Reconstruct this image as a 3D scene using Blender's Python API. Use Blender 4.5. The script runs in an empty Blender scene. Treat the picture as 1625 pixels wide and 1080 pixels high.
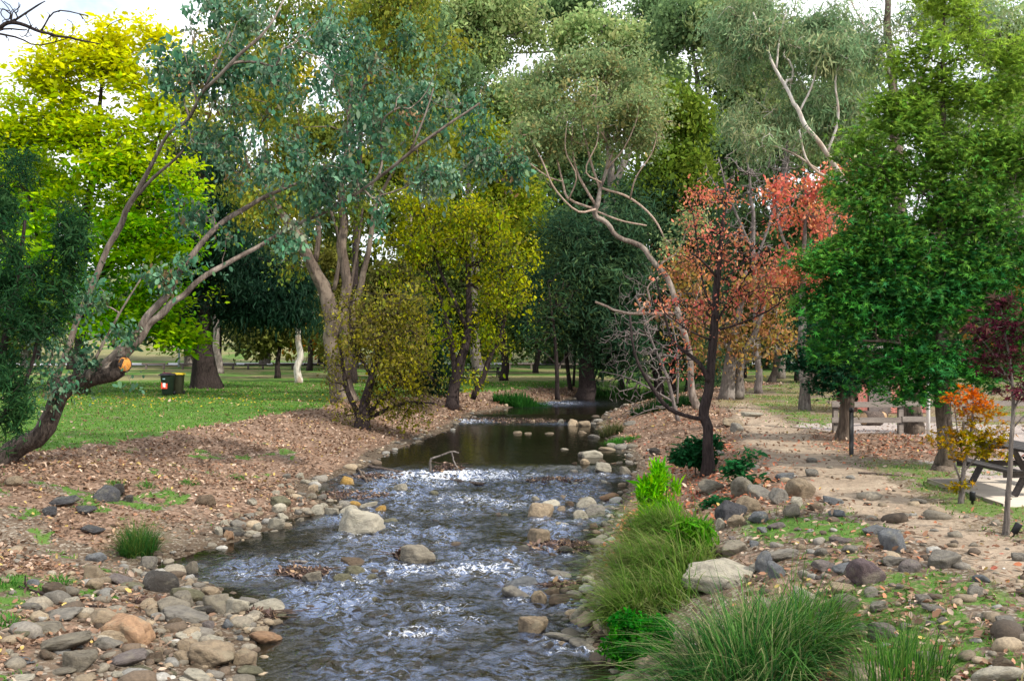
EXPOSURE, SUN_E, SKY_E, LEAFMUL = 0.66, 3.3, 0.15, 1.7
import bpy, math, numpy as np
from mathutils import Vector
R = np.random.default_rng(7)
C = bpy.context.scene.collection
CAMZ, F = 3.8, 1580.0
pi = math.pi

# ------------------------------------------------------------------ noise
def _h(ix, iy, s):
    n = (ix.astype(np.int64) * 374761393 + iy.astype(np.int64) * 668265263 + s * 974634541) & 0x7fffffff
    n = ((n ^ (n >> 13)) * 1274126177) & 0x7fffffff
    return ((n ^ (n >> 16)) & 0xffff) / 65535.0
def noise(x, y, s=0):
    x = np.asarray(x, float); y = np.asarray(y, float)
    fx, fy = np.floor(x), np.floor(y); ix, iy = fx.astype(int), fy.astype(int)
    u, v = x - fx, y - fy
    u = u*u*u*(u*(u*6-15)+10); v = v*v*v*(v*(v*6-15)+10)
    a, b, c, d = _h(ix, iy, s), _h(ix+1, iy, s), _h(ix, iy+1, s), _h(ix+1, iy+1, s)
    return (a*(1-u)+b*u)*(1-v) + (c*(1-u)+d*u)*v
def fbm(x, y, s=0, o=4):
    t, a, n = 0, 0.5, 0
    for k in range(o):
        t = t + a*noise(np.asarray(x)*2**k+17.3*k, np.asarray(y)*2**k-9.1*k, s+k); n += a; a *= 0.5
    return t/n
def sst(a, b, x):
    t = np.clip((np.asarray(x, float)-a)/(b-a), 0, 1); return t*t*(3-2*t)

# ------------------------------------------------------------------ terrain
def zw(Y):
    return (0.02*sst(11, 15, Y) + 0.07*sst(15.2, 17.6, Y) + 0.06*sst(20.5, 24, Y)
            + 0.16*sst(26.9, 28.3, Y) + 0.12*sst(44.0, 45.6, Y) + 0.06*sst(50, 60, Y))
def pxw(px, py):
    Y = 20.0
    for _ in range(60): Y = 0.5*Y + 0.5*F*(CAMZ-float(zw(Y)))/(py-540)
    return ((px-812.5)/F*Y, Y)
LE = [pxw(*p) for p in [(375,1085),(392,1040),(430,990),(340,932),(272,908),(252,895),(318,874),(395,850),(465,824),(545,806),(500,788),(500,768),(560,752),
      (592,738),(604,720),(660,700),(712,682),(742,662),(800,648),(850,641),(905,634)]]
RE = [pxw(*p) for p in [(990,1085),(955,1020),(930,955),(930,905),(950,855),(975,815),(995,780),(1005,760),(1012,742),(992,715),(968,695),(948,675),(960,655),(990,645),(1030,636)]]
def _edge(E, pre, post):
    E = sorted([(y, x) for x, y in E]); E = [(pre[1], pre[0])] + E + [(post[1], post[0])]
    ys = np.array([e[0] for e in E]); xs = np.array([e[1] for e in E])
    return ys, xs
LY, LX = _edge(LE, (-3.2, 2.0), (9.5, 72))
RY, RX = _edge(RE, (1.4, 2.0), (16.0, 72))
def xl(Y): return np.interp(Y, LY, LX)
def xr(Y): return np.interp(Y, RY, RX)
def wl(Y): return np.interp(Y, [8, 20, 26, 42, 60, 70], [7.5, 7.0, 6.3, 4.6, 3.2, 3])
def wr(Y): return np.interp(Y, [8, 16, 24, 40, 60], [3.4, 3.6, 3.4, 4.2, 4.5])
def lawn(x, Y):
    z = 1.12 + 0.10*(fbm(x*.12, Y*.12, 5)-.5)
    return z + 0.062*np.clip(Y-122, 0, 60) + 0.10*np.clip(Y-182, 0, 400)
def T(x, Y):
    x = np.asarray(x, float); Y = np.asarray(Y, float)
    fade = sst(72, 66, Y)
    w0 = zw(Y); L = lawn(x, Y)
    jl = 0.22*(fbm(x*1.3, Y*1.3, 11)-.5)
    dl = xl(Y) - x + jl; dr = x - xr(Y) + jl
    tl = np.clip(dl/wl(Y), 0, 1); tr = np.clip(dr/wr(Y), 0, 1)
    pl = 0.55*tl + 0.45*sst(0, 1, tl)
    pr = 0.65*(1-(1-tr)**1.7) + 0.35*sst(0, 1, tr)
    zl = w0 + 0.02 + (L-w0)*pl; zr = w0 + 0.02 + (L-w0)*pr
    zi = w0 - 0.34*sst(0, 1.1, np.minimum(-dl, -dr)) + 0.05*(fbm(x*2.1, Y*2.1, 3)-.5)
    z = np.where(dl > 0, zl, np.where(dr > 0, zr, zi))
    z = L*(1-fade) + z*fade
    lump = np.where((dl > 0) | (dr > 0), 1.0, 0.35)
    z = z + lump*(0.10*(fbm(x*.9, Y*.9, 21)-.5) + 0.045*(fbm(x*3.2, Y*3.2, 22)-.5))*sst(140, 60, Y)
    return z
def P(px, py, Y): return np.array([(px-812.5)/F*Y, Y, CAMZ-(py-540)/F*Y])
_YS = 3.0*1.004**np.arange(1250)
def G(px, py, water=False):
    x = (px-812.5)/F*_YS; z = CAMZ-(py-540)/F*_YS
    t = T(x, _YS)
    if water: t = np.maximum(t, zw(_YS)-0.03)
    i = np.argmax(z < t)
    if i == 0: i = len(_YS)-1
    return np.array([x[i], _YS[i], t[i]])

# ------------------------------------------------------------------ mesh helpers
def mesh(name, V, F_, mat=None, parent=None, col=None, smooth=False, loc=None):
    """V (n,3); F_ a list of (m,k) index arrays"""
    me = bpy.data.meshes.new(name)
    V = np.asarray(V, np.float32)
    if isinstance(F_, np.ndarray): F_ = [F_]
    F_ = [np.asarray(f, np.int32) for f in F_ if len(f)]
    me.vertices.add(len(V)); me.vertices.foreach_set('co', V.ravel())
    nl = sum(f.size for f in F_); npoly = sum(len(f) for f in F_)
    me.loops.add(nl); me.loops.foreach_set('vertex_index', np.concatenate([f.ravel() for f in F_]))
    me.polygons.add(npoly)
    tot = np.concatenate([np.full(len(f), f.shape[1], np.int32) for f in F_])
    st = np.concatenate([[0], np.cumsum(tot)[:-1]]).astype(np.int32)
    me.polygons.foreach_set('loop_start', st)
    if smooth: me.polygons.foreach_set('use_smooth', np.ones(npoly, bool))
    if col is not None:
        a = me.attributes.new('Col', 'FLOAT_COLOR', 'POINT')
        c = np.ones((len(V), 4), np.float32); c[:, :col.shape[1]] = col
        a.data.foreach_set('color', c.ravel())
    me.update(calc_edges=True)
    if mat: me.materials.append(mat)
    o = bpy.data.objects.new(name, me); C.objects.link(o)
    if parent is not None: o.parent = parent
    if loc is not None: o.location = loc
    return o
def tag(o, label=None, cat=None, group=None, kind=None):
    if label: o['label'] = label
    if cat: o['category'] = cat
    if group: o['group'] = group
    if kind: o['kind'] = kind
    return o
def empty(name, loc, label, cat, group=None, rz=0):
    o = bpy.data.objects.new(name, None); C.objects.link(o)
    o.location = [float(v) for v in loc]; o.rotation_euler = (0, 0, rz); o.empty_display_size = .2
    return tag(o, label, cat, group)
class MB:
    def __init__(s): s.V = []; s.F = {}; s.C = []; s.n = 0
    def add(s, V, F_, col=None):
        V = np.asarray(V, float).reshape(-1, 3)
        for f in (F_ if isinstance(F_, list) else [F_]):
            f = np.asarray(f)
            if len(f): s.F.setdefault(f.shape[1], []).append(f + s.n)
        s.V.append(V); s.n += len(V)
        if col is not None: s.C.append(np.broadcast_to(np.asarray(col, float), (len(V), 3)) if np.ndim(col) == 1 else col)
    def box(s, c, d, rz=0, rx=0, ry=0, bev=0.12):
        """bevelled box: centre c, full size d"""
        d = np.asarray(d, float)/2; b = min(bev*d.min()*2, d.min()*.45)
        vs = []
        for sz in (-1, 1):
            for sy in (-1, 1):
                for sx in (-1, 1):
                    sg = np.array([sx, sy, sz])
                    for ax in range(3):
                        q = sg*(d-b); q[ax] = sg[ax]*d[ax]; vs.append(q)
        V = np.array(vs)
        M = rot(rx, ry, rz)
        V = V@M.T + np.asarray(c, float)
        def vid(sx, sy, sz, ax): return ((sz*2+sy)*2+sx)*3+ax
        f4, f3 = [], []
        for k in (0, 1):
            o = 1 if k else -1
            q = [vid(k,0,0,0), vid(k,1,0,0), vid(k,1,1,0), vid(k,0,1,0)]; f4.append(q if k else q[::-1])
            q = [vid(0,k,0,1), vid(0,k,1,1), vid(1,k,1,1), vid(1,k,0,1)]; f4.append(q if k else q[::-1])
            q = [vid(0,0,k,2), vid(1,0,k,2), vid(1,1,k,2), vid(0,1,k,2)]; f4.append(q if k else q[::-1])
        for a in (0, 1):
            for b_ in (0, 1):
                f4.append([vid(a,b_,0,0), vid(a,b_,1,0), vid(a,b_,1,1), vid(a,b_,0,1)])
                f4.append([vid(a,0,b_,0), vid(a,1,b_,0), vid(a,1,b_,2), vid(a,0,b_,2)])
                f4.append([vid(0,a,b_,1), vid(1,a,b_,1), vid(1,a,b_,2), vid(0,a,b_,2)])
        for x in (0, 1):
            for y in (0, 1):
                for z in (0, 1): f3.append([vid(x,y,z,0), vid(x,y,z,1), vid(x,y,z,2)])
        s.add(V, [np.array(f4), np.array(f3)])
    def tube(s, pts, rad, sides=10, seed=None, rough=0.0, caps=True):
        pts = np.asarray(pts, float); rad = np.broadcast_to(np.asarray(rad, float), (len(pts),))
        t = np.gradient(pts, axis=0); t /= np.linalg.norm(t, axis=1)[:, None]+1e-9
        up = np.array([0.31, 0.9, 0.11]) if abs(t[0] @ np.array([0.31,.9,.11])) < .9 else np.array([1., 0, 0])
        u = np.zeros_like(pts); a = up
        for i in range(len(pts)):
            a = a - t[i]*(a@t[i]); a /= np.linalg.norm(a)+1e-9; u[i] = a
        v = np.cross(t, u)
        th = np.arange(sides)*2*pi/sides
        rr = np.repeat(rad[:, None], sides, 1)
        if rough:
            L = np.concatenate([[0], np.cumsum(np.linalg.norm(np.diff(pts, axis=0), axis=1))])
            rr = rr*(1+rough*(fbm(np.cos(th)[None]*1.7+seed*3.1+np.zeros_like(rr), np.sin(th)[None]*1.7+(L/rad.max()*.35)[:, None], seed)-.5)*2)
        if rough and sides > 9:
            rr = rr*(1+rough*.45*(np.abs(noise(th[None]*sides*.21+seed+np.zeros_like(rr), (L/rad.max()*.22)[:, None]+noise(th*2, th*0+seed)[None], seed+9)-.5)*4-1))
        ring = pts[:, None] + rr[..., None]*(np.cos(th)[None, :, None]*u[:, None]+np.sin(th)[None, :, None]*v[:, None])
        n = len(pts); i = np.arange(n-1)[:, None]*sides; j = np.arange(sides)[None]; k = (j+1) % sides
        f = np.stack([i+j, i+k, i+sides+k, i+sides+j], -1).reshape(-1, 4)
        fs = [f]
        if caps: fs += [np.arange(sides)[None, ::-1], (n-1)*sides+np.arange(sides)[None]]
        s.add(ring.reshape(-1, 3), fs)
    def build(s, name, mat=None, parent=None, smooth=False, loc=None):
        col = np.concatenate(s.C) if s.C else None
        V = np.concatenate(s.V)
        if loc is not None: V = V - np.asarray(loc, float)
        return mesh(name, V, [np.concatenate(v) for v in s.F.values()], mat, parent, col, smooth, loc)
def rot(rx=0, ry=0, rz=0):
    cx, sx, cy, sy, cz, sz = math.cos(rx), math.sin(rx), math.cos(ry), math.sin(ry), math.cos(rz), math.sin(rz)
    return np.array([[cz,-sz,0],[sz,cz,0],[0,0,1]])@np.array([[cy,0,sy],[0,1,0],[-sy,0,cy]])@np.array([[1,0,0],[0,cx,-sx],[0,sx,cx]])
def smooth_path(pts, n):
    """Catmull-Rom through rows of pts (any columns)"""
    pts = np.asarray(pts, float)
    if len(pts) < 3:
        t = np.linspace(0, 1, n)[:, None]; return pts[0]*(1-t)+pts[-1]*t
    q = np.vstack([2*pts[0]-pts[1], pts, 2*pts[-1]-pts[-2]])
    out = []
    for x in np.linspace(0, len(pts)-1-1e-6, n):
        i = int(x); t = x-i; a, b, c, d = q[i:i+4]
        out.append(.5*((2*b)+(c-a)*t+(2*a-5*b+4*c-d)*t*t+(3*b-a-3*c+d)*t**3))
    return np.array(out)

# ------------------------------------------------------------------ materials
def newmat(name):
    m = bpy.data.materials.new(name); m.use_nodes = True
    nt = m.node_tree; b = nt.nodes['Principled BSDF']; return m, nt, b
def N(nt, t, **kw):
    n = nt.nodes.new(t)
    for k, v in kw.items():
        if k.startswith('i_'): n.inputs[k[2:].replace('_', ' ')].default_value = v
        else: setattr(n, k, v)
    return n
def ramp(nt, fac, stops):
    r = nt.nodes.new('ShaderNodeValToRGB'); e = r.color_ramp.elements
    while len(e) < len(stops): e.new(0.5)
    for el, (p, c) in zip(e, stops): el.position = p; el.color = (*c, 1) if len(c) == 3 else c
    nt.links.new(fac, r.inputs[0]); return r.outputs[0]
def mixc(nt, fac, a, b, mode='MIX'):
    n = nt.nodes.new('ShaderNodeMix'); n.data_type = 'RGBA'; n.blend_type = mode
    for s, v in ((n.inputs[0], fac), (n.inputs[6], a), (n.inputs[7], b)):
        if hasattr(v, 'is_output'): nt.links.new(v, s)
        elif isinstance(v, (int, float)): s.default_value = v
        else: s.default_value = (*v, 1)
    return n.outputs[2]
def math_(nt, op, a, b=0.0, clamp=False):
    n = nt.nodes.new('ShaderNodeMath'); n.operation = op; n.use_clamp = clamp
    for s, v in ((n.inputs[0], a), (n.inputs[1], b)):
        if hasattr(v, 'is_output'): nt.links.new(v, s)
        else: s.default_value = v
    return n.outputs[0]
def coords(nt, scale=(1, 1, 1)):
    tc = nt.nodes.new('ShaderNodeTexCoord'); mp = nt.nodes.new('ShaderNodeMapping'); mp.inputs['Scale'].default_value = scale
    nt.links.new(tc.outputs['Object'], mp.inputs[0]); return mp.outputs[0]
def ntex(nt, vec, scale, detail=4, rough=.6, dist=0.0):
    n = N(nt, 'ShaderNodeTexNoise'); n.inputs['Scale'].default_value = scale; n.inputs['Detail'].default_value = detail
    n.inputs['Roughness'].default_value = rough; n.inputs['Distortion'].default_value = dist
    if vec is not None: nt.links.new(vec, n.inputs['Vector'])
    return n.outputs[0]
def bump(nt, b, h, strength=.5, dist=.02):
    n = nt.nodes.new('ShaderNodeBump'); n.inputs['Strength'].default_value = strength; n.inputs['Distance'].default_value = dist
    nt.links.new(h, n.inputs['Height']); nt.links.new(n.outputs[0], b.inputs['Normal']); return n
def bark_mat(name, c1, c2, c3=None, scale=6, stretch=.25, bs=.6):
    m, nt, b = newmat(name); L = nt.links
    v = coords(nt, (1, 1, stretch*.55)); n1 = ntex(nt, v, scale*2.6, 7, .7, .6); n2 = ntex(nt, coords(nt, (1, 1, .6)), scale*.35, 3)
    c = ramp(nt, n1, [(.36, c1), (.62, c2)])
    if c3: c = mixc(nt, ramp(nt, n2, [(.5, (0, 0, 0)), (.6, (1, 1, 1))]), c, c3)
    L.new(c, b.inputs['Base Color']); b.inputs['Roughness'].default_value = .9; b.inputs['Specular IOR Level'].default_value = .15
    bump(nt, b, n1, min(1, bs*1.4), .06); return m
def leaf_mat(name, trans=.48, rough=.6, spec=.10):
    m, nt, b = newmat(name); L = nt.links
    a = N(nt, 'ShaderNodeAttribute', attribute_name='Col')
    L.new(a.outputs['Color'], b.inputs['Base Color']); b.inputs['Roughness'].default_value = rough; b.inputs['Specular IOR Level'].default_value = spec
    t = N(nt, 'ShaderNodeBsdfTranslucent'); 
    L.new(a.outputs['Color'], t.inputs[0])
    mx = N(nt, 'ShaderNodeMixShader'); mx.inputs[0].default_value = trans
    L.new(b.outputs[0], mx.inputs[1]); L.new(t.outputs[0], mx.inputs[2])
    L.new(mx.outputs[0], nt.nodes['Material Output'].inputs[0]); return m
def paint_mat(name, c, rough=.6, var=.25, scale=9, spec=.3):
    m, nt, b = newmat(name)
    n = ntex(nt, coords(nt), scale, 5)
    d = tuple(x*(1-var) for x in c); e = tuple(min(1, x*(1+var)) for x in c)
    nt.links.new(ramp(nt, n, [(.3, d), (.7, e)]), b.inputs['Base Color']); b.inputs['Roughness'].default_value = rough
    b.inputs['Specular IOR Level'].default_value = spec
    bump(nt, b, n, .15, .01); return m
def wood_mat(name, c1, c2):
    m, nt, b = newmat(name)
    n = ntex(nt, coords(nt, (3, 3, 3)), 5, 7, .7, 1.5); n2 = ntex(nt, coords(nt, (.7, 12, 12)), 3, 4)
    c = ramp(nt, math_(nt, 'ADD', math_(nt, 'MULTIPLY', n, .5), math_(nt, 'MULTIPLY', n2, .5)), [(.35, c1), (.65, c2)])
    nt.links.new(c, b.inputs['Base Color']); b.inputs['Roughness'].default_value = .85; bump(nt, b, n2, .4, .01); return m
LEAF = leaf_mat('leaf_blades'); LEAFG = leaf_mat('glossy_leaf', .36, .5, .2); LITTER = leaf_mat('dry_leaf', .12, .8, .1)
BARK = dict(
  gum=bark_mat('gum_bark', (.085, .066, .055), (.225, .18, .15), (.31, .26, .22), 5, .2),
  rough=bark_mat('rough_bark', (.05, .04, .035), (.17, .13, .11), None, 8, .25, 1),
  dark=bark_mat('dark_bark', (.018, .013, .013), (.06, .045, .042), None, 10, .3, .8),
  grey=bark_mat('grey_bark', (.07, .06, .053), (.2, .17, .15), (.25, .22, .195), 7, .25),
  white=bark_mat('white_bark', (.42, .37, .32), (.68, .63, .57), (.36, .28, .22), 4, .3, .3),
  brown=bark_mat('brown_bark', (.05, .038, .03), (.15, .115, .09), (.19, .15, .115), 6, .2, .8),
  twig=bark_mat('grey_twig', (.10, .083, .077), (.235, .2, .185), None, 9, .3),
  pale=bark_mat('pale_bark', (.27, .19, .15), (.48, .37, .30), (.36, .26, .2), 6, .2),
  stub=bark_mat('old_bark', (.025, .02, .018), (.105, .083, .07), None, 6, .18, 1),
)
# ------------------------------------------------------------------ foliage
TPL = {}
_o = np.array([[0,0,0],[.33,.26,.05],[.72,.2,.05],[1,0,-.02],[.72,-.2,.05],[.33,-.26,.05]]); TPL['oval'] = (_o, [np.array([[0,3,2,1],[0,5,4,3]])])
_s = np.array([[0,-.03,0],[0,.03,0],[.5,.1,.03],[.5,-.1,.03],[1,.015,-.06],[1,-.015,-.06]]); TPL['strap'] = (_s, [np.array([[0,3,2,1],[3,5,4,2]])])
_k = []
for i in range(11):
    a = -pi*.78 + i*pi*1.56/10; r = (1.0, .2)[i % 2] if i not in (0, 10) else .55
    _k.append([.3+.72*r*math.cos(a), .8*r*math.sin(a), -.12*r*r])
TPL['star'] = (np.array([[0, 0, .02]]+_k), [np.array([[0, i, i+1] for i in range(1, 11)])])
_n = np.array([[0,-.02,0],[0,.02,0],[.5,.03,0],[.5,-.03,0],[1,.01,0],[1,-.01,0]]); TPL['needle'] = (_n, [np.array([[0,3,2,1],[3,5,4,2]])])
def unit(v): return v/(np.linalg.norm(v, axis=-1, keepdims=True)+1e-9)
def leaves(acc, pos, size, kind, mode, cols, rng, out=None, spread=.6, sat=1.28):
    n = len(pos)
    lum = cols@np.array([.3, .6, .1]); cols = np.clip(lum[:, None]+(cols-lum[:, None])*sat, .003, .92)
    g = rng.normal(size=(n, 3)); g2 = rng.normal(size=(n, 3))
    if mode == 'hang':
        a = unit(g*spread + np.array([0, 0, -1.0])); nn = g2
    elif mode == 'flat':
        nn = unit(g*spread*.7 + np.array([0, 0, 1.0])); a = g2 + (out*1.2 if out is not None else 0); a[:, 2] -= .25
    elif mode == 'up':
        a = unit(g*spread + np.array([0, 0, 1.0])); nn = g2
    else:
        a = unit(g + np.array([0, 0, -.25])); nn = g2 + np.array([0, 0, .6])
    if mode == 'flat':
        a = unit(a - nn*np.sum(a*nn, 1, keepdims=True))
    else:
        nn = unit(nn - a*np.sum(a*nn, 1, keepdims=True))
    b = np.cross(nn, a)
    V, Fs = TPL[kind]; k = len(V)
    sz = size*np.exp(rng.normal(size=n)*.22)
    W = pos[:, None] + sz[:, None, None]*(V[None, :, 0, None]*a[:, None] + V[None, :, 1, None]*b[:, None] + V[None, :, 2, None]*nn[:, None])
    off = (np.arange(n)*k)[:, None, None]
    acc.add(W.reshape(-1, 3), [(f[None]+off).reshape(-1, f.shape[1]) for f in Fs], np.repeat(cols, k, 0))
def pal(palette, n, rng, w=None):
    p = np.array(palette, float); i = rng.choice(len(p), n, p=w)
    return p[i]
def skeleton(paths, att, rng, step, wob=.12, rtip=.006, expo=.42):
    """paths: list of (pts, rad). returns twig edge arrays and tips"""
    nodes, par, prad, dirs = [], [], [], []
    for pts, rad in paths:
        d = unit(np.gradient(pts, axis=0))
        for i in range(len(pts)):
            nodes.append(pts[i]); par.append(-1); prad.append(rad[i]); dirs.append(d[i])
    n0 = len(nodes); M = n0 + len(att)*14
    X = np.zeros((M, 3)); X[:n0] = nodes; D = np.zeros((M, 3)); D[:n0] = dirs
    par = np.concatenate([np.array(par), -np.ones(M-n0, int)]); prad = np.array(prad); n = n0
    W = np.zeros(M); W[:n0] = 0
    pen = np.zeros(M)
    pen[:n0] = 0
    dmin = np.min(np.linalg.norm(att[:, None]-X[None, :n0:3], axis=2), 1) if len(att)*n0 < 4e7 else np.linalg.norm(att-X[0], axis=1)
    tips = []
    for ai in np.argsort(dmin):
        a = att[ai]; dv = a-X[:n]; dist = np.linalg.norm(dv, axis=1)
        back = np.sum(dv*D[:n], 1)/(dist+1e-6)
        cost = dist*(1.25-.35*back)
        j = int(np.argmin(cost)); L = dist[j]
        m = int(min(13, max(2, round(L/step))))
        ctrl = X[j] + D[j]*L*.35 + np.array([0, 0, .06*L]) + rng.normal(size=3)*L*wob
        prev = j
        for q in range(1, m+1):
            t = q/m; p = (1-t)**2*X[j] + 2*t*(1-t)*ctrl + t*t*a
            if q < m: p = p + rng.normal(size=3)*L*wob*.18
            X[n] = p; par[n] = prev; D[n] = unit(p-X[prev]); prev = n; n += 1
        tips.append(prev)
    cnt = np.zeros(n)
    for t in tips: cnt[t] += 1
    for i in range(n-1, n0-1, -1):
        if par[i] >= 0: cnt[par[i]] += cnt[i]
    rad = rtip*np.maximum(cnt, 1)**expo
    rad[:n0] = prad
    idx = np.arange(n0, n); pa = par[n0:n]
    for i in idx: rad[i] = min(rad[i], rad[par[i]]*.92)
    ra = np.where(pa < n0, np.minimum(rad[pa], rad[idx]*1.35), rad[pa])
    return X[pa], X[idx], ra, rad[idx], X[np.array(tips, int)] if tips else np.zeros((0, 3)), D[np.array(tips, int)] if tips else np.zeros((0, 3))
def frusta(acc, A, B, ra, rb, sides=4):
    n = len(A); d = unit(B-A)
    ref = np.where(np.abs(d[:, 2:3]) < .9, np.array([[0, 0, 1.]]), np.array([[1., 0, 0]]))
    u = unit(np.cross(d, ref)); v = np.cross(d, u)
    th = np.arange(sides)*2*pi/sides
    o = np.cos(th)[None, :, None]*u[:, None]+np.sin(th)[None, :, None]*v[:, None]
    V = np.concatenate([A[:, None]+o*ra[:, None, None], (B+d*rb[:, None]*.3)[:, None]+o*rb[:, None, None]], 1)
    j = np.arange(sides); k = (j+1) % sides
    f = np.stack([j, k, sides+k, sides+j], -1)[None] + (np.arange(n)*2*sides)[:, None, None]
    acc.add(V.reshape(-1, 3), f.reshape(-1, 4))
def blob_points(blobs, Y, n, rng, shell=.55, depth=1.0, gap=.46):
    A = _bp(blobs, Y, n*3, rng, shell, depth)
    s = np.median([(b[2]+b[3])/2 for b in blobs])*Y/F*.62
    o = rng.random(2)*40
    q = noise((A[:, 0]+.4*A[:, 1])/s+o[0], (A[:, 2]-.3*A[:, 1])/s+o[1], 3)*.7+noise((A[:, 0]-.3*A[:, 1])/s*2.3+o[1], (A[:, 2]+.4*A[:, 1])/s*2.3+o[0], 4)*.3
    k = q > gap
    A = A[k] if k.sum() > n//3 else A
    return A[:n]
def _bp(blobs, Y, n, rng, shell=.55, depth=1.0):
    b = np.array([(x[0], x[1], x[2], x[3], x[4] if len(x) > 4 else 0) for x in blobs], float)
    w = b[:, 2]*b[:, 3]; i = rng.choice(len(b), n, p=w/w.sum()); b = b[i]
    d = unit(rng.normal(size=(n, 3))); r = rng.random(n)**(shell*.6)
    q = d*r[:, None]
    Yc = Y + b[:, 4]
    m = (b[:, 2]+b[:, 3])/2
    y = Yc + q[:, 1]*m*depth*Yc/F
    x = (b[:, 0]-812.5)/F*Yc + q[:, 0]*b[:, 2]*Yc/F
    z = CAMZ - (b[:, 1]-540)/F*Yc + q[:, 2]*b[:, 3]*Yc/F
    return np.stack([x, y, z], 1)
def tree(name, label, base, paths, blobs, lf, bark='brown', Y=None, nat=300, seed=1, group=None, cat='tree', step=None,
         twig=True, sides=22, rough=.16, shell=.55, depth=1.0, rtip=None, gap=.46, wsc=1.0, flare=1.35, wob=.12, limb_bark=None, leafy=1.0, parts_extra=None):
    """base (px,py); paths in pixels (px,py,width[,dY]) seen at depth Y; blobs in pixels are the crown's volumes"""
    rng = np.random.default_rng(seed*101+5)
    if Y is None:
        g = G(*base); Y = g[1]
    g = np.array([(base[0]-812.5)/F*Y, Y, float(T((base[0]-812.5)/F*Y, Y))])
    root = empty(name, g, label, cat, group)
    W = []
    for pi_, p in enumerate(paths):
        q = np.array([(*P(a[0], a[1], Y+(a[3] if len(a) > 3 else 0)), a[2]/2/F*Y*(.86 if pi_ == 0 else .74)) for a in p])
        if pi_ == 0: q[0, :3] = g - np.array([0, 0, .12])
        L = np.sum(np.linalg.norm(np.diff(q[:, :3], axis=0), axis=1))
        n = int(np.clip(L/(Y*.006+.06), 8, 60)); s = smooth_path(q, n)
        s[:, 3] = np.maximum(s[:, 3], .004)
        s[:, :3] += (np.stack([noise(np.arange(n)*.35, k*7+pi_*3.3+0*np.arange(n), seed) for k in range(3)], 1)-.5)*s[:, 3:4]*1.1*np.minimum(1, np.arange(n)/2)[:, None]
        if pi_ == 0 and flare > 1:
            hh = (s[:, 2]-g[2]); s[:, 3] *= 1+(flare-1)*np.exp(-np.clip(hh, 0, None)/(s[0, 3]*2.0+.02))
        s[:, 3] *= wsc; W.append((s[:, :3], s[:, 3]))
    ox = g
    for i, (pts, rad) in enumerate(W):
        a = MB(); a.tube(pts, rad, sides if i == 0 or rad[0] > .04 else 6, seed+i, rough)
        a.V = [v-ox for v in a.V]
        a.build('trunk' if i == 0 else 'limb', BARK[bark if i == 0 or not limb_bark else limb_bark], root, True)
    att = blob_points(blobs, Y, nat, rng, shell, depth, gap)
    px1 = Y/F
    if step is None: step = 14*px1
    A, B, ra, rb, tips, td = skeleton(W, att, rng, step, wob, rtip or max(.004, .45*px1))
    if twig:
        a = MB(); frusta(a, A-ox, B-ox, ra, rb); a.build('twig_sprays', BARK[limb_bark or bark], root, True)
    if lf and leafy > 0:
        keep = rng.random(len(tips)) < leafy
        if 'zone' in lf: keep &= lf['zone'](tips)
        tp, tdir = tips[keep], td[keep]
        k = int(lf['n']*LEAFMUL*lf.get('mul', 1)); m = len(tp)*k
        pw_ = np.exp(rng.normal(size=len(tp))*lf.get('dv', .55)); ci = rng.choice(len(tp), m, p=pw_/pw_.sum())
        sp = np.array(lf.get('r', (.3, .3, .3)), float)
        q = rng.normal(size=(m, 3))*sp
        axc = unit(tdir + rng.normal(size=tdir.shape)*.35 + np.array([0, 0, lf.get('hangdir', -.35 if lf['m'] == 'hang' else -.1)]))
        u_ = rng.uniform(-1.0, .75, m)[:, None]*np.linalg.norm(sp)*lf.get('along', .8)
        pos = tp[ci] + q*(.72-.3*np.abs(u_)/(np.linalg.norm(sp)+1e-6)) + axc[ci]*u_
        csz = np.exp(rng.normal(size=len(tp))*.22)[ci]
        if lf.get('droop'): pos[:, 2] -= np.abs(q[:, 0]+q[:, 1])*lf['droop']
        cc = pal(lf['pal'], len(tp), rng, lf.get('w'))*np.exp(rng.normal(size=(len(tp), 1))*lf.get('cv', .22))
        lc = pal(lf['pal'], m, rng, lf.get('w'))
        col = (.6*cc[ci]+.4*lc)*np.exp(rng.normal(size=(m, 1))*.18)
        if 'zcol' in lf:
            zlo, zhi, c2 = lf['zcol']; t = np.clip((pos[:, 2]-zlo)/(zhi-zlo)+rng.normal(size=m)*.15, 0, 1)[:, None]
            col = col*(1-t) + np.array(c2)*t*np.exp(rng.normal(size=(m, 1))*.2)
        a = MB(); leaves(a, pos-ox, lf['s']*csz, lf['k'], lf['m'], np.clip(col, .002, .9), rng, unit(q+1e-6), lf.get('sp', .6), lf.get('sat', 1.28))
        a.build('crown', lf.get('mat', LEAF), root)
    return root, W, g, Y

def blades(acc, base, h, w, lean, head, col, rows=4, bend=1.0):
    """base (n,3), per blade height, width, lean (0..1.5), heading angle"""
    n = len(base); t = np.linspace(0, 1, rows)
    dx = np.stack([np.cos(head), np.sin(head), 0*head], 1); sx = np.stack([-np.sin(head), np.cos(head), 0*head], 1)
    p = base[:, None] + (h[:, None]*np.sin(np.minimum(t[None]*(.6+lean[:, None]*bend), 2.4))/(.6+lean[:, None]*bend))[..., None]*np.array([0, 0, 1.0]) \
        + (h[:, None]*lean[:, None]*t[None]**1.7*.8)[..., None]*dx[:, None]
    ww = w[:, None]*(1-t[None]**1.6*.92)/2
    V = np.stack([p-ww[..., None]*sx[:, None], p+ww[..., None]*sx[:, None]], 2)
    k = rows*2; r = np.arange(rows-1)*2
    f = np.stack([r, r+1, r+3, r+2], -1)[None]+(np.arange(n)*k)[:, None, None]
    c = np.repeat(col, k, 0)
    acc.add(V.reshape(-1, 3), f.reshape(-1, 4), c)
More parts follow.
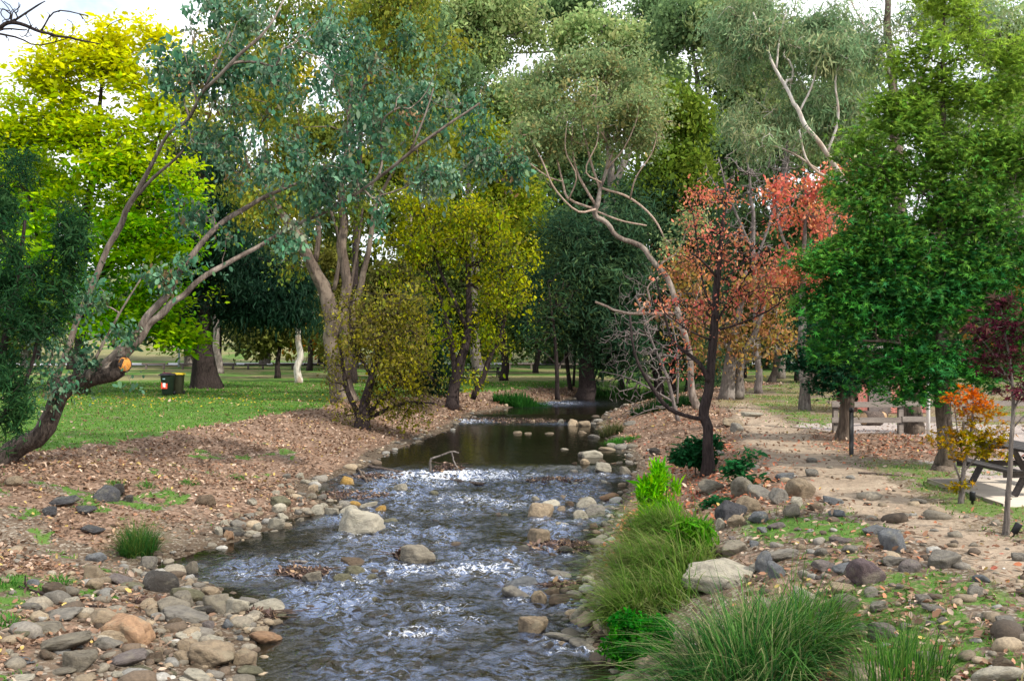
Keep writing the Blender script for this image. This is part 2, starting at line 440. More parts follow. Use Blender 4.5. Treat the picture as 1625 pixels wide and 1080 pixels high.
def tussock(name, label, base, rx, h, n, palette, seed, lean=.7, head=None, w=.012, group=None, ry=None, cat='grass tussock', flow=(0, 0)):
    rng = np.random.default_rng(seed)
    g = G(*base) if len(base) == 2 else np.array(base)
    th = rng.random(n)*2*pi; r = np.sqrt(rng.random(n))
    x = r*np.cos(th)*rx; y = r*np.sin(th)*(ry or rx)
    z = T(g[0]+x, g[1]+y)-g[2]-.03
    hd = np.arctan2(y+flow[1], x+flow[0]) + rng.normal(size=n)*.9 if head is None else head+rng.normal(size=n)*.6
    le = np.clip(lean*(.35+r*.9)*np.exp(rng.normal(size=n)*.45), .05, 2.2)
    hh = h*(1.1-.45*r)*np.exp(rng.normal(size=n)*.2)
    c = pal(palette, n, rng)*np.exp(rng.normal(size=(n, 1))*.2)
    root = empty(name, g, label, cat, group)
    a = MB(); blades(a, np.stack([x, y, z], 1), hh, w*np.exp(rng.normal(size=n)*.25), le, hd, np.clip(c, .005, .9), 5)
    a.build('foliage', LEAF, root)
    return root
# ------------------------------------------------------------------ camera, sun, sky
sc = bpy.context.scene
cam = bpy.data.cameras.new('camera'); co = bpy.data.objects.new('camera', cam); C.objects.link(co)
co.location = (0, 0, CAMZ); co.rotation_euler = (pi/2, 0, 0); cam.sensor_width = 36; cam.lens = F/1625*36
cam.clip_start = .1; cam.clip_end = 3000; sc.camera = co
sc.view_settings.view_transform = 'Standard'; sc.view_settings.look = 'None'; sc.view_settings.gamma = 1
sc.view_settings.exposure = EXPOSURE
sc.cycles.max_bounces = 10; sc.cycles.transparent_max_bounces = 12; sc.cycles.diffuse_bounces = 4
sc.cycles.caustics_reflective = False; sc.cycles.caustics_refractive = False
SUN_EL, SUN_AZ = math.radians(44), math.radians(124)      # azimuth clockwise from +Y
sun = bpy.data.lights.new('sun', 'SUN'); so = bpy.data.objects.new('sun', sun); C.objects.link(so)
sun.energy = SUN_E; sun.angle = math.radians(1.2); sun.color = (1, .93, .82)
dirs = Vector((math.sin(SUN_AZ)*math.cos(SUN_EL), math.cos(SUN_AZ)*math.cos(SUN_EL), math.sin(SUN_EL)))
so.rotation_euler = dirs.to_track_quat('Z', 'Y').to_euler(); so.location = (30, -30, 60)
w = bpy.data.worlds.new('World'); sc.world = w; w.use_nodes = True
nt = w.node_tree; bg = nt.nodes['Background']
sky = N(nt, 'ShaderNodeTexSky', sky_type='NISHITA', sun_disc=False, sun_elevation=SUN_EL, sun_rotation=SUN_AZ, air_density=1.0, dust_density=1.5)
tc = nt.nodes.new('ShaderNodeTexCoord'); mp = nt.nodes.new('ShaderNodeMapping'); mp.inputs['Scale'].default_value = (1, 1, 2.2)
nt.links.new(tc.outputs['Generated'], mp.inputs[0])
cn = ntex(nt, mp.outputs[0], 2.4, 7, .6, .3)
cl = ramp(nt, cn, [(.33, (0, 0, 0)), (.52, (1, 1, 1))])
cloudcol = ramp(nt, ntex(nt, mp.outputs[0], 5, 5), [(.3, (6.3, 6.6, 7.1)), (.7, (8.6, 8.7, 8.8))])
nt.links.new(mixc(nt, cl, sky.outputs[0], cloudcol), bg.inputs[0]); bg.inputs[1].default_value = SKY_E

# ------------------------------------------------------------------ ground cover zones
def pathc(Y): return np.interp(Y, [4, 10, 16, 21, 24, 30, 39, 50], [5.5, 5.9, 6.1, 6.3, 6.8, 7.6, 9.2, 11.5])
def zones(x, Y):
    x = np.asarray(x, float); Y = np.asarray(Y, float)
    n1 = fbm(x*.55, Y*.55, 31); n2 = fbm(x*2.2, Y*2.2, 32); n3 = fbm(x*.22, Y*.22, 33)
    dl = xl(Y)-x; dr = x-xr(Y); far = sst(60, 68, Y)
    tl = dl/wl(Y); tr = dr/wr(Y)
    left = (dl > 0) & (Y < 66); right = (dr > 0) & (Y < 66)
    e = .55*(n1-.5)+.25*(n2-.5)
    # left bank
    edge = np.interp(Y, [8, 18, 24, 42, 55, 66], [2.2, 1.5, .95, 1.02, .8, .4])
    lv = sst(.02, .16, tl)*sst(edge+.1, edge-.06, tl+e*.55)
    fgl = sst(21, 17, Y)
    lv = lv*(1-fgl*.75*sst(.40, .55, n1+.15*(n2-.5))); lv *= 1-.5*sst(24,19,Y)*sst(.5,.62,fbm(x*.8,Y*.8,36))
    gr = sst(edge-.04, edge+.10, tl+e*.55)
    patch = sst(.60, .70, fbm(x*1.1, Y*1.1, 35))*sst(.1, .25, tl)*sst(.95, .7, tl)*(Y < 30)
    Lf = np.where(left, np.maximum(lv, 0)*(1-.7*patch), 0); Gr = np.where(left, np.maximum(gr, patch*.8), 0)
    # right bank
    pw = np.interp(Y, [8, 14, 18, 24, 32, 45], [.7, .85, 1.0, 1.3, 1.05, .5])
    sd = np.exp(-np.abs((x-pathc(Y))/pw)**2.6)*sst(50, 36, Y)
    rl = sst(.03, .12, tr)*sst(1.45, 1.0, tr+e*.6)*sst(14, 18, Y)
    rl = np.maximum(rl, sst(21.5, 23.5, Y+e*3)*sst(30, 27, Y)*sst(5.5, 6.5, x)*sst(12.5, 10.5, x)*.95)
    rl = np.maximum(rl, .62*sst(.3, .5, tr)*sst(16, 13, Y)*(n2 > .38))
    rg = np.maximum(sst(.47, .6, n1+.3*(n2-.5))*sst(.5, .8, tr)*sst(18, 15, Y)*.9, sst(.42, .55, n1)*sst(6.9, 7.4, x)*sst(9.0, 8.3, x)*sst(21, 19, Y))
    rg = np.maximum(rg, sst(.44, .56, n1)*sst(29, 33, Y)*sst(1.1, 1.4, tr)); rg = np.maximum(rg, .7*sst(.5,.6,n1)*sst(19,20,Y)*sst(22.5,21.5,Y)*sst(6.2,7,x))
    rg = np.maximum(rg, sst(5.2, 4.2, x+e*2)*sst(12.5, 10.5, Y)*sst(.4, .7, tr))
    rg = np.where((Y < 17) & (x > 6.6) , np.maximum(rg, sst(.34, .46, n1)), rg)
    rg = np.where((Y < 14.5) & (x > 4.2), np.maximum(rg, sst(.36, .5, .6*n1+.4*n2)), rg)
    Lf = np.where(right, rl*(1-sd*.95)*(1-.35*rg), Lf); Gr = np.where(right, rg*(1-sd)*(1-.45*rl*(n2 > .5)), Gr); Sd = np.where(right, sd, 0)
    gv = np.where(right, sst(8.6, 9.4, x+e)*sst(18.2, 19, Y)*sst(34, 30, Y)*(1-Lf), 0)
    # distant park
    Gr = np.where(Y < 60, Gr*sst(.30, .55, .5*n2+.5*fbm(x*5, Y*5, 37)+.12*(left & (tl > .9))), Gr)
    Sd = Sd*(.55+.45*sst(.35, .5, n2)); Gr = Gr*(1-far) + far*sst(.28, .45, n1+.1); Lf = Lf*(1-far) + far*.15*sst(.55, .65, n3)
    dry = sst(.48, .62, n3)*far + .95*sst(120, 128, Y)*sst(.2, .5, n3) + np.where(right, sst(1.0, 1.6, tr)*.5*n1, 0)+np.where(right, .8*sst(30,34,Y)*sst(60,50,Y)*sst(.4,.6,n3),0)
    return Lf, Gr, np.clip(Sd, 0, 1), np.clip(gv, 0, 1), np.clip(dry, 0, 1)

# ------------------------------------------------------------------ ground: one sheet to the horizon
ys = np.concatenate([[-60, -25, -8, -2, .5], 2.0*1.0063**np.arange(920)]); ys = ys[ys < 640]; ys = np.append(ys, [900, 1500])
uu = np.concatenate([-np.geomspace(3.2, .66, 26)[:-1], np.linspace(-.64, .64, 620), np.geomspace(.66, 3.2, 26)[1:]])
gx = uu[None]*np.maximum(ys, 6)[:, None]; gy = np.repeat(ys[:, None], len(uu), 1)
gz = T(gx, gy)
a, b, c_, d_, e_ = zones(gx, gy)
nr, ncol = gx.shape; i = np.arange(nr-1)[:, None]*ncol; j = np.arange(ncol-1)[None]
gf = np.stack([i+j, i+j+1, i+ncol+j+1, i+ncol+j], -1).reshape(-1, 4)
wet = np.clip(1-(gz-zw(gy))/.13, 0, 1)*(gy < 70)
gnd = mesh('ground', np.stack([gx, gy, gz], -1).reshape(-1, 3), gf, None, smooth=True)
for nm, arr in (('leafz', a), ('grassz', b), ('sandz', c_), ('gravelz', d_), ('dryz', e_), ('wetz', wet)):
    at = gnd.data.attributes.new(nm, 'FLOAT', 'POINT'); at.data.foreach_set('value', arr.astype(np.float32).ravel())
tag(gnd, kind='structure')
m, nt, bs = newmat('ground_cover'); L = nt.links
v = coords(nt)
def att(nm): return N(nt, 'ShaderNodeAttribute', attribute_name=nm).outputs['Fac']
nA = ntex(nt, v, 1.3, 6, .65); nB = ntex(nt, v, 9, 6, .7); nC = ntex(nt, v, 45, 3, .6)
vo = N(nt, 'ShaderNodeTexVoronoi', feature='F1'); vo.inputs['Scale'].default_value = 13; L.new(v, vo.inputs['Vector'])
vo2 = N(nt, 'ShaderNodeTexVoronoi', feature='F1'); vo2.inputs['Scale'].default_value = 24; L.new(v, vo2.inputs['Vector'])
dirt = ramp(nt, math_(nt, 'ADD', math_(nt, 'MULTIPLY', nA, .5), math_(nt, 'MULTIPLY', nB, .5)), [(.3, (.065, .045, .032)), (.5, (.125, .09, .063)), (.7, (.21, .16, .115))])
sepv = N(nt, 'ShaderNodeSeparateColor'); L.new(vo2.outputs['Color'], sepv.inputs[0])
dirt = mixc(nt, math_(nt, 'MULTIPLY', math_(nt, 'GREATER_THAN', sepv.outputs[1], .62), .7), dirt, ramp(nt, sepv.outputs[0], [(0, (.12, .1, .08)), (.5, (.26, .22, .17)), (1, (.4, .36, .3))]))
sep = N(nt, 'ShaderNodeSeparateColor'); L.new(vo.outputs['Color'], sep.inputs[0])
leafc = ramp(nt, sep.outputs[0], [(0, (.09, .056, .04)), (.35, (.18, .112, .075)), (.7, (.27, .178, .125)), (1, (.37, .265, .2))])
leafc = mixc(nt, .45, leafc, ramp(nt, nB, [(.3, (.10, .064, .045)), (.7, (.28, .19, .135))]))
grass = ramp(nt, math_(nt, 'ADD', math_(nt, 'MULTIPLY', nA, .6), math_(nt, 'MULTIPLY', nC, .4)), [(.3, (.045, .10, .02)), (.5, (.08, .16, .03)), (.72, (.15, .22, .055))])
dryc = ramp(nt, nB, [(.3, (.16, .13, .06)), (.7, (.33, .27, .15))])
grass = mixc(nt, math_(nt, 'MULTIPLY', att('dryz'), .75), grass, dryc)
sand = ramp(nt, math_(nt, 'ADD', math_(nt, 'MULTIPLY', nA, .55), math_(nt, 'MULTIPLY', nB, .45)), [(.32, (.17, .13, .095)), (.5, (.31, .24, .175)), (.68, (.42, .34, .255))])
grv = ramp(nt, nC, [(.3, (.27, .22, .2)), (.7, (.48, .42, .38))])
col = mixc(nt, math_(nt, 'MULTIPLY', att('dryz'), .6), dirt, dryc)
def brk(a_, nn, k=.9): return math_(nt, 'SMOOTHSTEP', a_, 0) if False else ramp(nt, math_(nt, 'ADD', a_, math_(nt, 'MULTIPLY', math_(nt, 'SUBTRACT', nn, .5), k)), [(.38, (0, 0, 0)), (.62, (1, 1, 1))])
col = mixc(nt, brk(att('sandz'), nB), col, sand)
col = mixc(nt, brk(att('gravelz'), nB), col, grv)
col = mixc(nt, brk(att('grassz'), nB), col, grass)
col = mixc(nt, brk(att('leafz'), nB, 1.3), col, leafc)
col = mixc(nt, math_(nt, 'MULTIPLY', att('wetz'), .75), col, mixc(nt, 1.0, col, (.34, .30, .25), 'MULTIPLY'))
L.new(col, bs.inputs['Base Color']); bs.inputs['Roughness'].default_value = .95; bs.inputs['Specular IOR Level'].default_value = .12
bump(nt, bs, math_(nt, 'ADD', math_(nt, 'MULTIPLY', nC, .5), math_(nt, 'ADD', nB, math_(nt, 'MULTIPLY', vo.outputs['Distance'], .6))), .7, .05)
gnd.data.materials.append(m)

# road beyond the park: a sheet following the ground
rx_ = np.linspace(-110, 120, 90); ry_ = np.linspace(107, 117, 6)
gx2, gy2 = np.meshgrid(rx_, ry_); gy2 = gy2 + 3*np.sin(gx2*.02)
rz_ = T(gx2, gy2)+.10
k = np.arange(5)[:, None]*90+np.arange(89)[None]
rd = mesh('road', np.stack([gx2, gy2, rz_], -1).reshape(-1, 3), np.stack([k, k+1, k+91, k+90], -1).reshape(-1, 4), paint_mat('asphalt', (.44, .44, .46), .9, .15, 2), smooth=True)
tag(rd, kind='structure')

# ------------------------------------------------------------------ fallen leaves, grass, pebbles (ground cover nobody could count)
def fan(n, y0, y1, u=.66, p=1.0):
    yy = y0+(y1-y0)*R.random(n)**p; return R.uniform(-u, u, n)*yy, yy
x, y = fan(300000, 7.5, 62, p=1.25)
Lf, Gr, Sd, Gv, Dr = zones(x, y)
prob = np.clip(Lf*np.where(x > xr(y), .62, .95) + Gr*.028*(y < 60) + Sd*.05 + .04*Gv, 0, 1)
prob *= np.where(y < 45, .30+.70*sst(.36, .56, .6*fbm(x*1.1, y*1.1, 61)+.4*fbm(x*3.5, y*3.5, 62)), 1)
prob = np.where((x > xl(y)-.1) & (x < xr(y)+.1), 0, prob)
k = R.random(len(x)) < prob; x, y = x[k], y[k]; n = len(x)
P3 = np.stack([x, y, T(x, y)+.015+R.random(n)*.03], 1)
pl_ = [(.27, .168, .105), (.35, .235, .155), (.20, .12, .075), (.44, .32, .235), (.29, .15, .085), (.13, .08, .052)]
cc = pal(pl_, n, R)*np.exp(R.normal(size=(n, 1))*.2)*(.72+.5*fbm(x*.8, y*.8, 63))[:, None]
red = (x > xr(y)) & (R.random(n) < np.where((y > 16) & (y < 28), np.where(x < pathc(y)-.6, .62, .3), .06)); cc[red] = pal([(.42, .14, .06), (.48, .2, .1), (.36, .1, .06)], red.sum(), R)
yel = R.random(n) < .03; cc[yel] = (.5, .36, .09)
acc = MB(); leaves(acc, P3, .066+.0011*y, 'oval', 'flat', np.clip(cc, .01, .9), R, None, .75, .9)
tag(acc.build('fallen_leaves', LITTER), kind='stuff')
# yellow leaves dropped on the lawn below the golden tree
n = 900; x = R.normal(-16, 6, n); y = R.normal(44, 3.2, n); acc = MB()
leaves(acc, np.stack([x, y, T(x, y)+.03], 1), .10, 'oval', 'flat', pal([(.55, .42, .06), (.5, .38, .12), (.4, .28, .12)], n, R), R, None, .6)
tag(acc.build('fallen_leaves', LITTER), kind='stuff')
# grass blades
x, y = fan(190000, 7.2, 64, p=1.15)
Lf, Gr, Sd, Gv, Dr = zones(x, y)
k = (R.random(len(x)) < Gr*(1-.5*Lf)) & ~((x > xl(y)-.15) & (x < xr(y)+.1)); x, y, Dr = x[k], y[k], Dr[k]; n = len(x)
gc = pal([(.085, .22, .025), (.115, .26, .03), (.07, .18, .022), (.15, .27, .045)], n, R)
dd = R.random(n) < Dr*.7+.04+.25*sst(.5, .62, fbm(x*.35, y*.35, 71))+np.where(x > xr(y), .18, 0); gc[dd] = pal([(.33, .28, .13), (.26, .2, .09)], dd.sum(), R)
hgt = (.05+.0003*y)*np.exp(R.normal(size=n)*.35)
acc = MB(); blades(acc, np.stack([x, y, T(x, y)-.005], 1), hgt, .007+.0010*y, R.uniform(.4, 1.6, n), R.uniform(0, 2*pi, n), gc*np.exp(R.normal(size=(n, 1))*.2), 3)
tag(acc.build('grass', LEAF), kind='stuff')
# ------------------------------------------------------------------ stones
def ico(sub):
    import bmesh
    bm = bmesh.new(); bmesh.ops.create_icosphere(bm, subdivisions=sub, radius=1)
    V = np.array([v.co[:] for v in bm.verts]); Fc = np.array([[v.index for v in f.verts] for f in bm.faces]); bm.free(); return V, Fc
ICO4, ICOF4 = ico(4); ICO2, ICOF2 = ico(2)
def rock_shape(seed, npl, p, V, rough=.04):
    r_ = np.random.default_rng(seed)
    n = unit(r_.normal(size=(npl, 3))); d = r_.uniform(.62, 1.0, npl)
    n = np.vstack([n, np.eye(3), -np.eye(3)]); d = np.concatenate([d, np.full(6, 1.0)])
    q = np.clip(V@n.T, 0, None)/d
    r = (np.sum(q**p, 1)+1e-9)**(-1/p)
    o = r_.random(3)*50
    f = fbm(V[:, 0]*1.8+o[0]+V[:, 2], V[:, 1]*1.8+o[1]-V[:, 2]*.7, seed % 97) - .5
    f3 = np.abs(fbm(V[:, 0]*2.6+V[:, 1]+o[2], V[:, 2]*2.9-V[:, 1]*1.3+o[0], seed % 83+7)-.5)
    f2 = fbm(V[:, 0]*6+o[1], V[:, 1]*6+V[:, 2]*5+o[2], seed % 89+3) - .5
    W = V*(r*(1+rough*3*f+rough*1.6*f2-rough*1.6*np.exp(-(f3/.03)**2)*.5))[:, None]
    W = W-(W.max(0)+W.min(0))/2
    return W/np.abs(W).max(0)
m, nt, bs = newmat('river_stone'); L = nt.links
oi = N(nt, 'ShaderNodeObjectInfo'); tcx = nt.nodes.new('ShaderNodeTexCoord')
av = N(nt, 'ShaderNodeVectorMath', operation='ADD'); L.new(tcx.outputs['Object'], av.inputs[0])
cmb = N(nt, 'ShaderNodeCombineXYZ'); L.new(math_(nt, 'MULTIPLY', oi.outputs['Random'], 40), cmb.inputs[0]); L.new(cmb.outputs[0], av.inputs[1])
n1 = ntex(nt, av.outputs[0], 2.2, 6, .65, .4); n2 = ntex(nt, av.outputs[0], 14, 5, .7); n3 = ntex(nt, av.outputs[0], .9, 3)
tint = ramp(nt, n1, [(.28, (.5, .48, .46)), (.5, (.92, .9, .87)), (.75, (1.25, 1.2, 1.1))])
c = mixc(nt, 1.0, oi.outputs['Color'], tint, 'MULTIPLY')
c = mixc(nt, ramp(nt, n2, [(.56, (0, 0, 0)), (.72, (.55, .55, .55))]), c, mixc(nt, 1, c, (.5, .48, .44), 'MULTIPLY'))
c = mixc(nt, ramp(nt, n3, [(.56, (0, 0, 0)), (.68, (.4, .4, .4))]), c, (.34, .31, .22))
L.new(c, bs.inputs['Base Color']); bs.inputs['Roughness'].default_value = .85; bs.inputs['Specular IOR Level'].default_value = .2
n5 = ntex(nt, av.outputs[0], 38, 4, .7)
bump(nt, bs, math_(nt, 'ADD', n1, math_(nt, 'ADD', math_(nt, 'MULTIPLY', n2, .6), math_(nt, 'MULTIPLY', n5, .3))), .85, .09)
STONE = m
wm = STONE.copy(); wm.name = 'wet_stone'; wb = wm.node_tree.nodes['Principled BSDF']; wb.inputs['Roughness'].default_value = .32; wb.inputs['Specular IOR Level'].default_value = .5
SH = {}
for kind, npl, p, ro, nn in (('r', 17, 11, .075, 8), ('f', 10, 26, .07, 8), ('s', 13, 16, .08, 7)):
    SH[kind] = []
    for q in range(nn):
        W = rock_shape(100+q*7+ord(kind), npl, p, ICO4, ro); pair = []
        for mt in (STONE, wm):
            me = bpy.data.meshes.new('stone'); me.from_pydata(W.tolist(), [], ICOF4.tolist()); me.polygons.foreach_set('use_smooth', np.ones(len(ICOF4), bool)); me.materials.append(mt); pair.append(me)
        SH[kind].append(pair)
SC = dict(g=(.26, .235, .19), t=(.37, .295, .21), p=(.45, .42, .345), d=(.06, .053, .047), n=(.07, .071, .08), b=(.20, .215, .235), m=(.195, .17, .165), k=(.125, .095, .102),
          o=(.44, .28, .175), y=(.46, .29, .09), w=(.14, .105, .075), a=(.25, .235, .21), l=(.17, .165, .11))
SCN = dict(g='olive grey', t='tan', p='pale', d='dark wet', n='dark slate', b='bluish grey', m='mauve grey', k='purplish', o='salmon tan', y='orange', w='brown', a='grey', l='dark olive')
